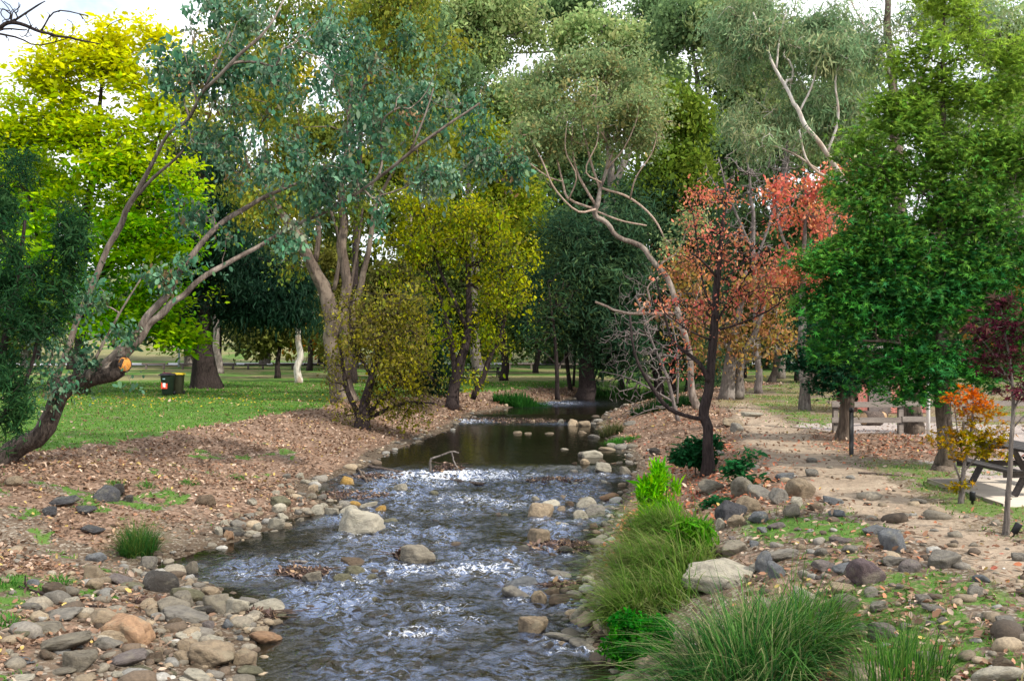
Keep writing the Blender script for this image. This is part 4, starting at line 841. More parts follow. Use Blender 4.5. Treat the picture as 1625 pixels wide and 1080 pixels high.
def cut_face(root, W):
    pts, rad = W[0]; a = pts[-1]; d = unit(pts[-1]-pts[-2]); d = unit(np.array([.80, -.62, .10])); r0 = rad[-1]
    c = a+d*.06-np.array(root.location)
    m, nt, bs = newmat('cut_wood'); v = coords(nt)
    wv = N(nt, 'ShaderNodeTexWave', wave_type='RINGS', rings_direction='SPHERICAL'); wv.inputs['Scale'].default_value = 9; wv.inputs['Distortion'].default_value = 2.5; nt.links.new(v, wv.inputs[0])
    nt.links.new(ramp(nt, math_(nt, 'ADD', math_(nt, 'MULTIPLY', wv.outputs[0], .5), math_(nt, 'MULTIPLY', ntex(nt, v, 12, 4), .5)), [(.25, (.36, .13, .02)), (.7, (.66, .30, .05))]), bs.inputs['Base Color']); bs.inputs['Roughness'].default_value = .8
    b = MB(); b.tube([c-d*.26, c-d*.12, c-d*.005], [r0*1.15, r0*1.3, r0*1.25], 18, 5, .05); b.build('stub', BARK['stub'], root, True)
    b = MB(); b.tube([-d*.004, d*.010], [r0*1.08, r0*1.04], 20, 6, .05)
    b.build('cut_face', m, root, False, None).location = c
cut_face(root, W)

DG = dict(pal=[(.022, .06, .028), (.035, .085, .035), (.015, .045, .022), (.05, .10, .04)], k='strap', m='rand', s=.12, n=26, r=(.17, .17, .17), cv=.35)
tree('wattle_shrub', 'dense dark green wattle shrub at the left edge hiding the foot of the leaning gum', (-30, 790), [[(-30, 790, 22), (-10, 640, 16), (20, 480, 10), (40, 350, 5)], [(-20, 700, 12), (40, 600, 8), (70, 500, 4)]],
  [(40, 330, 60, 60), (5, 430, 70, 95), (60, 480, 55, 75), (20, 580, 60, 80), (-5, 690, 40, 50), (90, 550, 35, 55), (95, 400, 45, 45), (0, 260, 40, 40), (50, 630, 25, 35), (0, 300, 60, 60), (115, 350, 22, 40)], DG, 'dark', Y=19.4, gap=.54, nat=430, seed=4, cat='shrub', shell=.8)
GOLD = dict(pal=[(.20, .42, .01), (.30, .50, .012), (.11, .28, .012), (.42, .54, .015)], k='oval', m='flat', s=.27, n=38, r=(.75, .75, .16), droop=.1, cv=.2, sp=.7, zcol=(10, 21, (.74, .68, .02)))
tree('elm_tree', 'golden-green elm glowing behind the leaning gum on the left lawn', (128, 627), [[(128, 627, 26), (126, 540, 22), (130, 400, 16), (150, 250, 10), (165, 90, 4)], [(128, 520, 10), (70, 420, 8), (40, 280, 4)], [(128, 480, 10), (200, 380, 8), (250, 220, 4)], [(130, 540, 9), (220, 510, 6), (290, 490, 4)]],
  [(160, 95, 70, 60), (60, 150, 60, 55), (240, 130, 60, 80), (110, 220, 100, 70), (210, 250, 100, 80), (60, 300, 80, 70), (220, 370, 100, 70), (120, 430, 110, 60), (260, 470, 70, 55), (170, 510, 110, 40), (280, 530, 35, 32), (0, 220, 60, 80), (300, 330, 50, 60), (180, 55, 40, 30), (20, 450, 60, 60), (100, 90, 45, 40), (230, 60, 30, 35)],
  GOLD, 'dark', Y=50, nat=680, seed=5, shell=.9)
CED = dict(pal=[(.018, .045, .028), (.028, .06, .034), (.013, .032, .022)], k='strap', m='hang', s=.33, n=70, r=(.8, .8, .45), sp=.6, cv=.2)
tree('cedar_tree', 'dark drooping cedar with a thick straight trunk on the lawn behind the bins', (326, 619), [[(326, 619, 36), (324, 560, 32), (324, 480, 27), (322, 380, 18), (322, 250, 7)], [(324, 500, 9), (280, 480, 7), (235, 505, 4)], [(324, 490, 10), (390, 470, 7), (450, 500, 4)], [(324, 440, 9), (400, 410, 7), (460, 430, 4)]],
  [(300, 440, 60, 45), (390, 460, 70, 40), (250, 495, 40, 26), (425, 495, 55, 30), (340, 390, 80, 50), (455, 450, 40, 45), (280, 510, 35, 22), (365, 505, 40, 20), (330, 300, 60, 60), (470, 500, 25, 35)], CED, 'dark', Y=55, nat=360, seed=6, flare=1.8, shell=.9)
OLV = dict(pal=[(.20, .22, .06), (.15, .20, .06), (.27, .25, .07), (.10, .15, .05)], k='oval', m='hang', s=.16, n=24, r=(.5, .5, .5), cv=.25)
tree('streamside_tree', 'many-stemmed grey-brown tree standing on the leafy left bank, olive crown behind the gum', (543, 645), [[(545, 645, 40), (535, 575, 33), (516, 480, 28), (488, 400, 22), (440, 330, 15), (415, 270, 9)], [(548, 600, 26), (547, 520, 25), (546, 430, 22), (543, 340, 17), (548, 240, 10), (560, 120, 6)], [(552, 560, 18), (566, 470, 15), (582, 410, 12), (598, 330, 9), (640, 240, 5)], [(530, 460, 10), (540, 390, 8), (520, 320, 6)], [(500, 415, 12), (505, 360, 10), (495, 300, 6)], [(556, 200, 8), (590, 110, 6), (640, 40, 4)], [(556, 190, 7), (520, 100, 5), (500, 20, 3)], [(535, 530, 8), (560, 440, 7), (575, 330, 4)]],
  [(440, 60, 60, 60), (600, 55, 100, 50), (500, 15, 80, 40), (590, 130, 60, 70), (420, 190, 70, 90), (650, 210, 80, 75), (410, 320, 70, 50), (690, 80, 70, 50), (350, 60, 60, 50), (520, 340, 60, 40), (470, 410, 40, 28), (620, 0, 80, 40), (380, 0, 60, 40)],
  OLV, 'brown', Y=42.5, nat=520, seed=7, limb_bark='brown', rough=.2, shell=.95)
tree('poplar_tree', 'thin yellowing tree with dark upright stems showing above the gum leaves', (560, 612), [[(560, 612, 14), (565, 400, 11), (575, 170, 9), (580, 90, 6), (578, 20, 3)], [(577, 150, 5), (600, 90, 4), (625, 50, 2)], [(577, 140, 5), (555, 85, 4), (540, 50, 2)]], [(580, 80, 70, 60), (640, 40, 50, 40), (540, 30, 40, 40), (620, 110, 50, 40), (480, 60, 60, 50), (590, 10, 80, 30)],
  dict(pal=[(.27, .29, .08), (.22, .27, .08), (.33, .32, .12)], k='oval', m='rand', s=.26, n=14, r=(.7, .7, .6), cv=.25), 'dark', Y=62, nat=240, seed=27)
WB = dict(pal=[(.22, .20, .06), (.16, .13, .06), (.30, .28, .06), (.11, .10, .05), (.17, .20, .06)], k='oval', m='hang', s=.105, n=9, r=(.3, .3, .3), cv=.3, sp=.9)
tree('willow_shrub', 'brown-gold twiggy willow shrub at the left waterline of the upper pool', (575, 690), [[(575, 690, 26), (580, 640, 18), (600, 560, 11), (610, 490, 5)], [(574, 672, 14), (548, 610, 10), (540, 540, 5)], [(580, 660, 12), (630, 610, 9), (670, 590, 4)], [(582, 665, 9), (640, 640, 7), (690, 640, 3)], [(590, 600, 8), (560, 540, 6), (555, 480, 3)]],
  [(590, 510, 65, 60), (555, 590, 40, 55), (635, 550, 50, 55), (660, 610, 45, 40), (625, 645, 65, 30), (570, 640, 45, 35), (650, 480, 40, 40), (600, 590, 60, 50), (540, 520, 30, 40)], WB, 'dark', Y=35.5, nat=820, seed=8, gap=.38, cat='shrub', shell=.8, leafy=.85, rtip=.009)
YW = dict(sat=1.15, pal=[(.36, .38, .03), (.27, .36, .035), (.47, .43, .04), (.16, .24, .035), (.20, .17, .05), (.10, .14, .04)], k='oval', m='hang', s=.14, n=12, r=(.42, .42, .4), cv=.28, sp=.8)
tree('willow_tree', 'yellow-leaved willow with slanting dark trunks beside the upper pool', (716, 642), [[(716, 642, 22), (735, 560, 18), (745, 490, 12), (740, 400, 7)], [(722, 640, 15), (718, 570, 12), (700, 480, 8), (660, 400, 4)], [(750, 633, 13), (775, 575, 11), (795, 530, 7), (810, 460, 4)], [(740, 520, 9), (700, 430, 6), (680, 360, 3)]],
  [(700, 390, 75, 50), (640, 375, 50, 45), (775, 400, 65, 55), (740, 470, 75, 40), (805, 470, 45, 50), (770, 530, 35, 35), (660, 440, 50, 45), (700, 335, 60, 30), (830, 390, 30, 35), (740, 550, 30, 25), (640, 320, 40, 30), (770, 340, 50, 35), (690, 520, 40, 28), (720, 580, 30, 30), (650, 540, 40, 40), (760, 590, 25, 30), (815, 530, 30, 40)],
  YW, 'dark', Y=46, gap=.47, nat=720, seed=9, shell=.9)
tree('evergreen_shrub', 'dark evergreen shrub filling the shade under the yellow willow', (668, 640), [[(668, 640, 12), (665, 570, 8), (660, 500, 4)]], [(660, 560, 50, 50), (640, 600, 50, 35), (690, 590, 40, 45), (640, 500, 45, 40), (700, 540, 30, 40)],
  dict(pal=[(.02, .04, .022), (.035, .055, .025), (.03, .07, .05)], k='oval', m='hang', s=.17, n=24, r=(.45, .45, .45)), 'dark', Y=50, nat=200, seed=10, cat='shrub')
tree('poplar_tree', 'yellow-green tree rising between the gum and the bare-limbed eucalypt', (800, 598), [[(800, 598, 14), (795, 450, 10), (790, 250, 4)]], [(790, 250, 50, 45), (755, 215, 40, 35), (820, 310, 50, 50), (840, 370, 40, 40), (770, 300, 45, 40), (870, 420, 40, 50), (730, 250, 40, 45)],
  dict(pal=[(.29, .32, .07), (.21, .28, .06), (.36, .34, .09), (.13, .2, .05)], k='oval', m='rand', s=.27, n=24, r=(.7, .7, .6), cv=.3), 'dark', Y=66, nat=300, seed=11)
GG = dict(pal=[(.22, .30, .16), (.28, .36, .19), (.15, .23, .12), (.33, .37, .21), (.32, .28, .14)], k='oval', m='hang', s=.125, n=24, r=(.42, .42, .28), cv=.2, sp=1.4)
tree('gum_tree', 'bare-limbed gum with pinkish twisting branches and a domed grey-green crown over mid stream', (1108, 655),
  [[(1108, 655, 24), (1098, 600, 20), (1084, 520, 18), (1060, 445, 17), (1030, 402, 16), (990, 378, 14), (960, 355, 14), (945, 332, 15), (952, 300, 12), (963, 270, 10), (963, 225, 8), (966, 185, 6), (970, 150, 4)],
   [(952, 300, 9), (935, 245, 8), (924, 200, 6), (930, 160, 4)], [(945, 325, 9), (914, 270, 8), (908, 210, 6), (920, 150, 4)], [(945, 332, 9), (903, 316, 8), (893, 288, 7), (880, 245, 6), (858, 222, 4), (840, 200, 3)],
   [(954, 298, 8), (1000, 315, 8), (1040, 350, 7), (1060, 390, 4)], [(946, 335, 7), (985, 350, 7), (1026, 358, 6)], [(963, 268, 6), (980, 220, 5), (1002, 195, 4), (1030, 160, 3)], [(908, 215, 5), (888, 180, 4), (870, 150, 3)], [(914, 262, 6), (880, 225, 5), (850, 210, 3)], [(963, 268, 6, -.5), (990, 235, 5, -1), (1010, 190, 4, -1.4), (1015, 150, 3, -1.6)], [(963, 225, 6, -.4), (945, 190, 5, -1), (948, 140, 3, -1.5)], [(945, 332, 8, -.3), (915, 335, 7, -.8), (880, 300, 6, -1.2), (862, 260, 5, -1.5), (838, 215, 3, -1.7)], [(903, 316, 6, -.3), (915, 280, 5, -.9), (898, 240, 4, -1.3), (900, 190, 3, -1.6)], [(955, 290, 6, -.5), (930, 270, 5, -1), (950, 220, 4, -1.3), (940, 170, 3, -1.6)], [(1000, 315, 6, -.3), (1010, 280, 5, -.8), (1035, 240, 4, -1), (1045, 200, 3, -1)], [(893, 288, 5, -.6), (868, 280, 5, -1), (835, 255, 4, -1.3), (815, 240, 3, -1.4)], [(1060, 445, 9), (1050, 420, 8), (1075, 400, 6), (1095, 350, 4)]],
  [(890, 122, 85, 38), (970, 108, 85, 38), (1005, 140, 50, 35), (860, 165, 40, 35), (935, 165, 95, 35), (1010, 185, 40, 28), (855, 215, 35, 35), (900, 215, 45, 45), (980, 215, 50, 45), (1025, 210, 30, 40), (930, 95, 60, 25), (830, 130, 40, 35), (1045, 160, 35, 35), (840, 250, 25, 25), (842, 205, 34, 28, -1.4), (1015, 160, 32, 30, -1.5), (948, 148, 32, 28, -1.5), (898, 190, 30, 28, -1.5), (938, 172, 28, 26, -1.5), (1045, 205, 30, 26, -1), (818, 238, 30, 24, -1.3), (1062, 385, 18, 14), (1030, 355, 18, 12), (1095, 352, 22, 18), (870, 150, 30, 26, -1)],
  GG, 'gum', Y=39, nat=760, seed=12, limb_bark='pale', flare=1.2, shell=1.2, wsc=.62, gap=.42, leafy=.8, rtip=.013)
BG = dict(pal=[(.28, .37, .18), (.35, .43, .22), (.20, .29, .13), (.40, .42, .22)], k='oval', m='hang', s=.32, n=48, r=(1.0, 1.0, .6), cv=.2, sp=1.5)
BG2 = dict(BG, pal=[(.16, .23, .12), (.22, .30, .15), (.11, .17, .09)])
BG3 = dict(BG, pal=[(.14, .20, .05), (.09, .15, .04), (.20, .25, .07)], s=.26)
def bgum(label, base, blobs, lf, Y, seed, stem=None, nat=260, bark='grey', grp='tall gums closing the view'):
    c = max(blobs, key=lambda b_: b_[2]*b_[3])
    p = stem or [(base[0], base[1], 20), (base[0]*.7+c[0]*.3, base[1]*.55+c[1]*.45, 15), (c[0], c[1]+20, 8), (c[0]+8, c[1]-25, 3)]
    ps = [p]
    for b_ in blobs:
        if b_ is not c: ps.append([(p[-2][0], p[-2][1]+30, 7), ((p[-2][0]+b_[0])/2+5, (p[-2][1]+b_[1])/2+18, 6), (b_[0], b_[1]+5, 3)])
    return tree('gum_tree', label, base, ps, blobs, lf, bark, Y=Y, nat=nat, seed=seed, group=grp, sides=8)
bgum('tall grey-green gum whose flat crown tops the view just left of centre', (760, 590), [(725, 35, 85, 40), (760, 90, 45, 35), (690, 90, 50, 40), (770, 10, 60, 30), (840, 40, 40, 30), (700, 150, 60, 40), (780, 150, 40, 30)], BG, 78, 13)
bgum('tall gum with broad pale domes crowning the top centre', (985, 600), [(955, 60, 90, 32), (1035, 72, 65, 32), (1075, 110, 40, 28), (895, 80, 55, 32), (850, 130, 45, 34), (1010, 125, 60, 28), (800, 170, 50, 36), (1040, 160, 50, 30)], BG, 80, 14, nat=320)
bgum('darker gum behind the pale domes at the top of the picture', (900, 595), [(850, 20, 80, 28), (930, 12, 60, 30), (1020, 20, 60, 28), (1090, 25, 60, 40), (780, 80, 30, 30)], BG2, 96, 15, nat=300)
bgum('tall loose gum with steep dark limbs right of the pale domes', (1130, 600), [(1090, 40, 60, 40), (1060, 130, 30, 26), (1180, 60, 50, 50), (1120, 230, 45, 40), (1150, 280, 45, 50), (1190, 160, 40, 50), (1060, 300, 50, 40)], BG2, 72, 16, stem=[(1130, 600, 22), (1150, 400, 17), (1130, 260, 13), (1108, 150, 9), (1098, 60, 4)])
bgum('tall light grey-green gum between the pale domes and the white gum limbs', (1235, 600), [(1180, 110, 70, 45), (1260, 60, 80, 45), (1330, 120, 60, 45), (1230, 180, 70, 40), (1300, 210, 50, 40), (1160, 30, 60, 35)], BG, 70, 40, nat=300)
bgum('tall light gum showing above the far right of the big maple', (1590, 600), [(1560, 40, 60, 35), (1620, 70, 50, 45), (1600, 160, 45, 40), (1650, 200, 50, 50)], BG, 64, 41, nat=200)
bgum('tall grey-green gum behind the upright dark stems and gum leaves', (650, 600), [(640, 60, 80, 45), (700, 130, 60, 40), (600, 150, 60, 40), (680, 220, 60, 40), (740, 280, 50, 35)], BG2, 74, 42, nat=260)
tree('wattle_tree', 'bright olive round-topped wattle standing before the tall gums right of centre', (1068, 600), [[(1068, 600, 12), (1066, 400, 10), (1066, 280, 7), (1062, 180, 3)], [(1066, 290, 5), (1040, 250, 4), (1030, 220, 2)], [(1066, 275, 5), (1095, 250, 4), (1100, 220, 2)]], [(1062, 170, 45, 26), (1040, 195, 35, 22), (1090, 195, 35, 25), (1060, 265, 55, 30), (1035, 310, 35, 30), (1090, 300, 35, 30)], BG3, 'dark', Y=60, nat=240, seed=17)
HG = dict(pal=[(.20, .29, .17), (.14, .23, .13), (.27, .35, .21), (.33, .33, .2)], k='strap', m='hang', s=.15, n=26, r=(.26, .26, .28), cv=.3, sp=.9)
tree('gum_tree', 'tall pale gum with a massive rough base by the rail fence and white limbs above', (1447, 691), [[(1447, 691, 50), (1444, 640, 44), (1440, 560, 38), (1430, 440, 33), (1424, 300, 28), (1418, 180, 24), (1410, 60, 20), (1400, -80, 12)],
   [(1434, 440, 26), (1395, 360, 22), (1348, 298, 18, -.4), (1312, 246, 15, -.9), (1282, 205, 14, -1.3), (1264, 172, 13, -1.3), (1254, 148, 11, -1.3), (1226, 100, 9, -1.3), (1207, 50, 6, -1.3), (1195, 20, 4, -1.3)],
   [(1232, 108, 7, -1.3), (1238, 60, 6, -1.3), (1247, 18, 4, -1.3)], [(1340, 292, 11, -.5), (1300, 275, 9, -1), (1278, 252, 7, -1.2), (1268, 205, 5, -1.3)], [(1308, 242, 8, .5), (1318, 200, 6, .5), (1312, 165, 4, .5)], [(1420, 200, 12), (1460, 130, 9), (1500, 40, 5)], [(1416, 120, 10), (1380, 60, 7), (1350, 0, 4)], [(1312, 246, 9, -.9), (1330, 190, 8, -1.2), (1326, 130, 6, -1.4), (1340, 70, 4, -1.4)], [(1268, 180, 7, -1.2), (1290, 130, 6, -1.3), (1300, 80, 4, -1.3)], [(1300, 270, 8, -1), (1250, 240, 6, -1), (1205, 225, 5, -1)], [(1280, 205, 6, .6), (1240, 190, 5, .5), (1200, 160, 3, .5)]],
  [(1180, 85, 55, 60), (1250, 115, 55, 75), (1320, 100, 55, 80), (1300, 40, 75, 40), (1172, 195, 35, 45), (1230, 195, 55, 35), (1150, 40, 45, 40), (1380, 60, 50, 55), (1310, 205, 45, 45), (1225, 25, 70, 35), (1590, 20, 50, 35, 2), (1470, 20, 60, 40), (1290, 165, 60, 40), (1350, 170, 35, 60), (1205, 55, 38, 34, -1.2), (1247, 25, 36, 26, -1.2), (1328, 90, 34, 36, -1.3), (1300, 85, 30, 30, -1.2), (1205, 222, 34, 24, -1), (1268, 205, 22, 20, -1.2)],
  HG, 'brown', Y=28.6, gap=.5, wsc=.66, nat=980, seed=18, limb_bark='white', flare=1.35, rough=.2, shell=1.0, depth=1.1)
RED = dict(pal=[(.62, .17, .14), (.66, .26, .16), (.54, .12, .11), (.62, .28, .11), (.66, .34, .22)], sat=1.1, k='oval', m='hang', s=.07, n=3.4, r=(.16, .16, .14), cv=.22, sp=.9)
r_, W_, g_, Yr = tree('cherry_tree', 'black-trunked tree with sparse coral red leaves standing on the right bank', (1123, 753),
  [[(1123, 753, 22), (1120, 700, 19), (1121, 655, 18), (1126, 600, 17), (1132, 525, 15), (1136, 450, 13), (1141, 400, 10), (1150, 335, 6), (1160, 280, 3)],
   [(1121, 664, 10), (1095, 660, 9, -.1), (1062, 646, 9, -.2), (1033, 612, 8, -.3), (1008, 560, 6, -.4), (1000, 500, 4, -.4)], [(1126, 608, 11), (1112, 580, 10), (1085, 556, 8, .2), (1066, 538, 6, .3), (1052, 490, 4, .4), (1040, 440, 3, .5)],
   [(1136, 512, 7), (1150, 490, 6, .1), (1168, 465, 5, .2), (1190, 430, 3, .3)], [(1133, 525, 6), (1170, 515, 5, -.2), (1215, 495, 4, -.4), (1245, 475, 3, -.5)], [(1132, 490, 6), (1118, 460, 5), (1110, 410, 4), (1100, 340, 3)], [(1138, 440, 6), (1118, 418, 5, -.2), (1095, 400, 3, -.3)], [(1140, 450, 6), (1175, 420, 5, .3), (1205, 380, 3, .5)], [(1130, 540, 5), (1095, 525, 4, -.3), (1060, 500, 3, -.4)]],
  [(1108, 305, 40, 28), (1150, 320, 35, 32), (1080, 425, 42, 38), (1140, 395, 55, 42), (1190, 415, 50, 42), (1170, 470, 50, 38), (1082, 560, 34, 26), (1055, 470, 40, 40), (1215, 470, 40, 40), (1110, 350, 40, 40), (1100, 500, 45, 35), (1085, 585, 25, 20)],
  RED, 'dark', nat=760, seed=19, leafy=.6, shell=.95, flare=1.25, rtip=.0058)
YRED = Yr
ORA = dict(sat=1.1, pal=[(.42, .23, .08), (.36, .28, .07), (.48, .21, .13), (.26, .24, .07), (.22, .15, .09)], k='oval', m='hang', s=.17, n=10, r=(.42, .42, .38), cv=.3, sp=.9)
tree('ash_tree', 'orange and gold tree with two stout grey trunks beyond the black-trunked tree', (1152, 632), [[(1152, 632, 26), (1160, 560, 20), (1175, 490, 12), (1185, 430, 5)], [(1172, 632, 24), (1178, 570, 18), (1205, 510, 10), (1225, 450, 5)], [(1160, 560, 9), (1120, 500, 7), (1095, 460, 4)], [(1180, 575, 8), (1225, 560, 6), (1260, 540, 3)]],
  [(1170, 550, 55, 42), (1210, 515, 55, 42), (1235, 450, 60, 40), (1130, 515, 48, 38), (1090, 480, 45, 55), (1255, 550, 35, 30), (1180, 470, 55, 40), (1120, 560, 30, 25), (1085, 420, 35, 30)],
  ORA, 'grey', Y=45, nat=520, gap=.5, seed=20, leafy=.5, rtip=.016, shell=.95)
COR = dict(RED, s=.15, n=9, r=(.36, .36, .32))
tree('cherry_tree', 'coral pink tree half hidden behind the left side of the big green maple', (1278, 598), [[(1278, 598, 18), (1272, 500, 14), (1275, 400, 9), (1285, 300, 3)], [(1273, 450, 8), (1310, 390, 6), (1330, 330, 3)], [(1274, 440, 8), (1240, 370, 6), (1230, 310, 3)]],
  [(1270, 300, 48, 32), (1312, 330, 40, 40), (1250, 345, 40, 38), (1285, 395, 50, 32), (1235, 300, 30, 25), (1330, 280, 25, 25), (1290, 440, 50, 30), (1250, 420, 40, 30)], COR, 'grey', Y=38, nat=420, seed=21, gap=.5, leafy=.55, shell=1)
tree('bare_tree', 'leafless grey twiggy tree between the two coral trees', (1205, 605), [[(1205, 605, 14), (1198, 480, 10), (1195, 350, 7), (1185, 240, 3)], [(1197, 420, 6), (1230, 330, 5), (1250, 260, 2)], [(1196, 400, 6), (1160, 320, 5), (1140, 250, 2)]],
  [(1185, 270, 55, 45), (1150, 340, 45, 45), (1230, 310, 55, 50), (1200, 380, 60, 40), (1245, 240, 40, 35), (1135, 290, 30, 40), (1190, 220, 30, 25)], None, 'twig', Y=50, nat=620, seed=22, rtip=.019)
tree('bare_shrub', 'tangle of leafless grey branches leaning over the upper pool', (1078, 650), [[(1078, 650, 10), (1060, 600, 8), (1035, 540, 6), (1010, 470, 3)], [(1072, 640, 8), (1040, 620, 6), (1000, 600, 4), (960, 590, 2)], [(1075, 640, 7), (1075, 560, 5), (1060, 480, 3)], [(1075, 645, 6), (1030, 650, 4), (990, 668, 2)]],
  [(1010, 515, 50, 55), (1050, 560, 40, 50), (985, 590, 40, 40), (1020, 450, 40, 40), (1035, 620, 40, 30), (975, 540, 30, 40), (1070, 500, 25, 50), (995, 640, 30, 22)], None, 'twig', Y=35, nat=760, seed=23, rtip=.012, gap=.35, cat='shrub', wob=.22, wsc=.7)
a = MB(); br = empty('dead_branch', P(1010, 497, 33.5), 'pale dead branch hanging before the dark evergreens left of the coral tree', 'branch')
for p in ([(945, 478, 6), (980, 493, 7), (1010, 497, 8), (1045, 497, 9), (1068, 498, 8)], [(1010, 497, 6), (1030, 478, 5), (1028, 455, 4), (1045, 440, 3)], [(1045, 497, 6), (1030, 508, 5), (1022, 515, 4)]):
    q = smooth_path([(*P(u[0], u[1], 33.5), u[2]*.6/2/F*33.5) for u in p], 16); q[:, :3] -= np.array(br.location); q[:, :3] += (R.random((16, 3))-.5)*.04; a.tube(q[:, :3], q[:, 3], 7, 3, .15)
a.build('limb', BARK['pale'], br, True)
DK = dict(pal=[(.042, .085, .052), (.062, .115, .065), (.028, .06, .036), (.09, .135, .065)], k='strap', m='rand', s=.34, n=34, r=(.8, .8, .6), cv=.3, sp=.8)
tree('sheoak_tree', 'dark thick-trunked evergreen at the bend of the creek', (930, 616), [[(930, 616, 30), (930, 560, 26), (930, 480, 18), (930, 380, 8)], [(930, 540, 9), (900, 500, 7), (880, 460, 3)], [(930, 500, 9), (970, 460, 7), (990, 420, 3)]], [(930, 440, 60, 50), (895, 500, 45, 42), (960, 520, 55, 45), (990, 440, 55, 45), (975, 350, 60, 50), (900, 390, 45, 45), (990, 560, 45, 30), (955, 575, 35, 22)], DK, 'dark', Y=57, nat=460, seed=24)
tree('sheoak_tree', 'dark evergreen with slim paired trunks between the creek bend and the bare grey branches', (905, 612), [[(905, 612, 8), (900, 560, 7), (898, 480, 4)], [(910, 612, 6), (913, 550, 5), (918, 490, 3)]], [(900, 470, 35, 40), (870, 440, 35, 40), (920, 530, 30, 30), (860, 500, 30, 25)], dict(DK, pal=[(.03, .065, .045), (.045, .085, .05), (.02, .045, .03)]), 'dark', Y=60, nat=200, seed=25)
tree('sheoak_tree', 'dark evergreen mass behind the red-leaved tree and bare grey branches', (1045, 622), [[(1045, 622, 20), (1040, 520, 15), (1035, 400, 9), (1035, 300, 4)]], [(1035, 330, 60, 45), (1060, 420, 60, 55), (1010, 480, 55, 60), (1070, 520, 60, 50), (1020, 570, 55, 35), (1100, 580, 50, 35), (1100, 350, 60, 60), (1120, 440, 50, 50)], DK, 'dark', Y=60, nat=480, seed=26)
tree('sapling_tree', 'thin black-stemmed tree alone on the far lawn where the creek bends', (885, 617), [[(885, 617, 8), (882, 570, 7), (878, 520, 5), (872, 460, 3)], [(884, 580, 4), (865, 560, 3), (850, 555, 2)], [(883, 585, 4), (895, 570, 3), (905, 560, 2)]], [(875, 500, 35, 35), (855, 540, 25, 15), (895, 460, 30, 30)], dict(DK, s=.2, pal=[(.05, .10, .05), (.035, .07, .04), (.10, .12, .04)], n=12), 'dark', Y=55, nat=120, seed=28, leafy=.7)
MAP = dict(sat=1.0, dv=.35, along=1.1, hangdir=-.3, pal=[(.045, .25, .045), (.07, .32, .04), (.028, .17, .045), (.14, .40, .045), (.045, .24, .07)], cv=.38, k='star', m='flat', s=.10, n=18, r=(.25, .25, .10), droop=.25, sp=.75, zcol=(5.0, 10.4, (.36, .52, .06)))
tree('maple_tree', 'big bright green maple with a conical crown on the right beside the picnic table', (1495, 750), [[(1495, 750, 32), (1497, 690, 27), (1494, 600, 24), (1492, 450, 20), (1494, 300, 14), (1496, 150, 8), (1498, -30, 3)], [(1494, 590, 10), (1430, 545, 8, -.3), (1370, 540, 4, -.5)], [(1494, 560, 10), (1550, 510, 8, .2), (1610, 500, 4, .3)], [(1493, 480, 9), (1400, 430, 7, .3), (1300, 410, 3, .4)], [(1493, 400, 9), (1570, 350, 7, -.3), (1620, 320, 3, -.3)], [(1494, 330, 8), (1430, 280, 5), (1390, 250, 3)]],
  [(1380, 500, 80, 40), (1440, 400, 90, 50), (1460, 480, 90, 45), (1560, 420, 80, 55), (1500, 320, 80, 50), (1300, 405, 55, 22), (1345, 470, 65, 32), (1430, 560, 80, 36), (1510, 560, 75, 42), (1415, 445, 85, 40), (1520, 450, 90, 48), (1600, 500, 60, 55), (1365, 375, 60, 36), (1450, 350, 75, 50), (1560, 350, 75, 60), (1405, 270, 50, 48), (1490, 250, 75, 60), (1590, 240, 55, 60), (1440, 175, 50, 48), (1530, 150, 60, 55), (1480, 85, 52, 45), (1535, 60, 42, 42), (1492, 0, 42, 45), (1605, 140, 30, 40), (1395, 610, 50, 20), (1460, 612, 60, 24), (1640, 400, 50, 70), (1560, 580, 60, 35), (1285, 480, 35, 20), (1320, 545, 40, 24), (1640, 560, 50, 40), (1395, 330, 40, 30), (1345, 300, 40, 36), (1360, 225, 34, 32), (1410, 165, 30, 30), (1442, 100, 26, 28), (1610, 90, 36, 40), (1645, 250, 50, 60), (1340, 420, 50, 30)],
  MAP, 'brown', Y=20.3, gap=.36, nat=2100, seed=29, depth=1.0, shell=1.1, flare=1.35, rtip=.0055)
tree('maple_tree', 'smaller dark teal-green tree with a smooth trunk before the rail fence', (1341, 701), [[(1341, 701, 27), (1339, 660, 24), (1336, 620, 24), (1325, 570, 14), (1315, 520, 7)], [(1337, 625, 13), (1360, 585, 10), (1380, 540, 6)]], [(1330, 590, 60, 30), (1295, 560, 42, 28), (1375, 590, 45, 26), (1345, 545, 60, 35), (1310, 520, 45, 30)], dict(MAP, pal=[(.012, .08, .035), (.02, .10, .045), (.01, .06, .02)], zcol=(90, 99, (0, 0, 0))), 'brown', Y=26.4, nat=230, seed=30)
ORS = dict(pal=[(.55, .14, .03), (.60, .24, .04), (.62, .10, .05)], k='star', m='flat', s=.062, n=9, r=(.09, .09, .04), sp=.8, cv=.2)
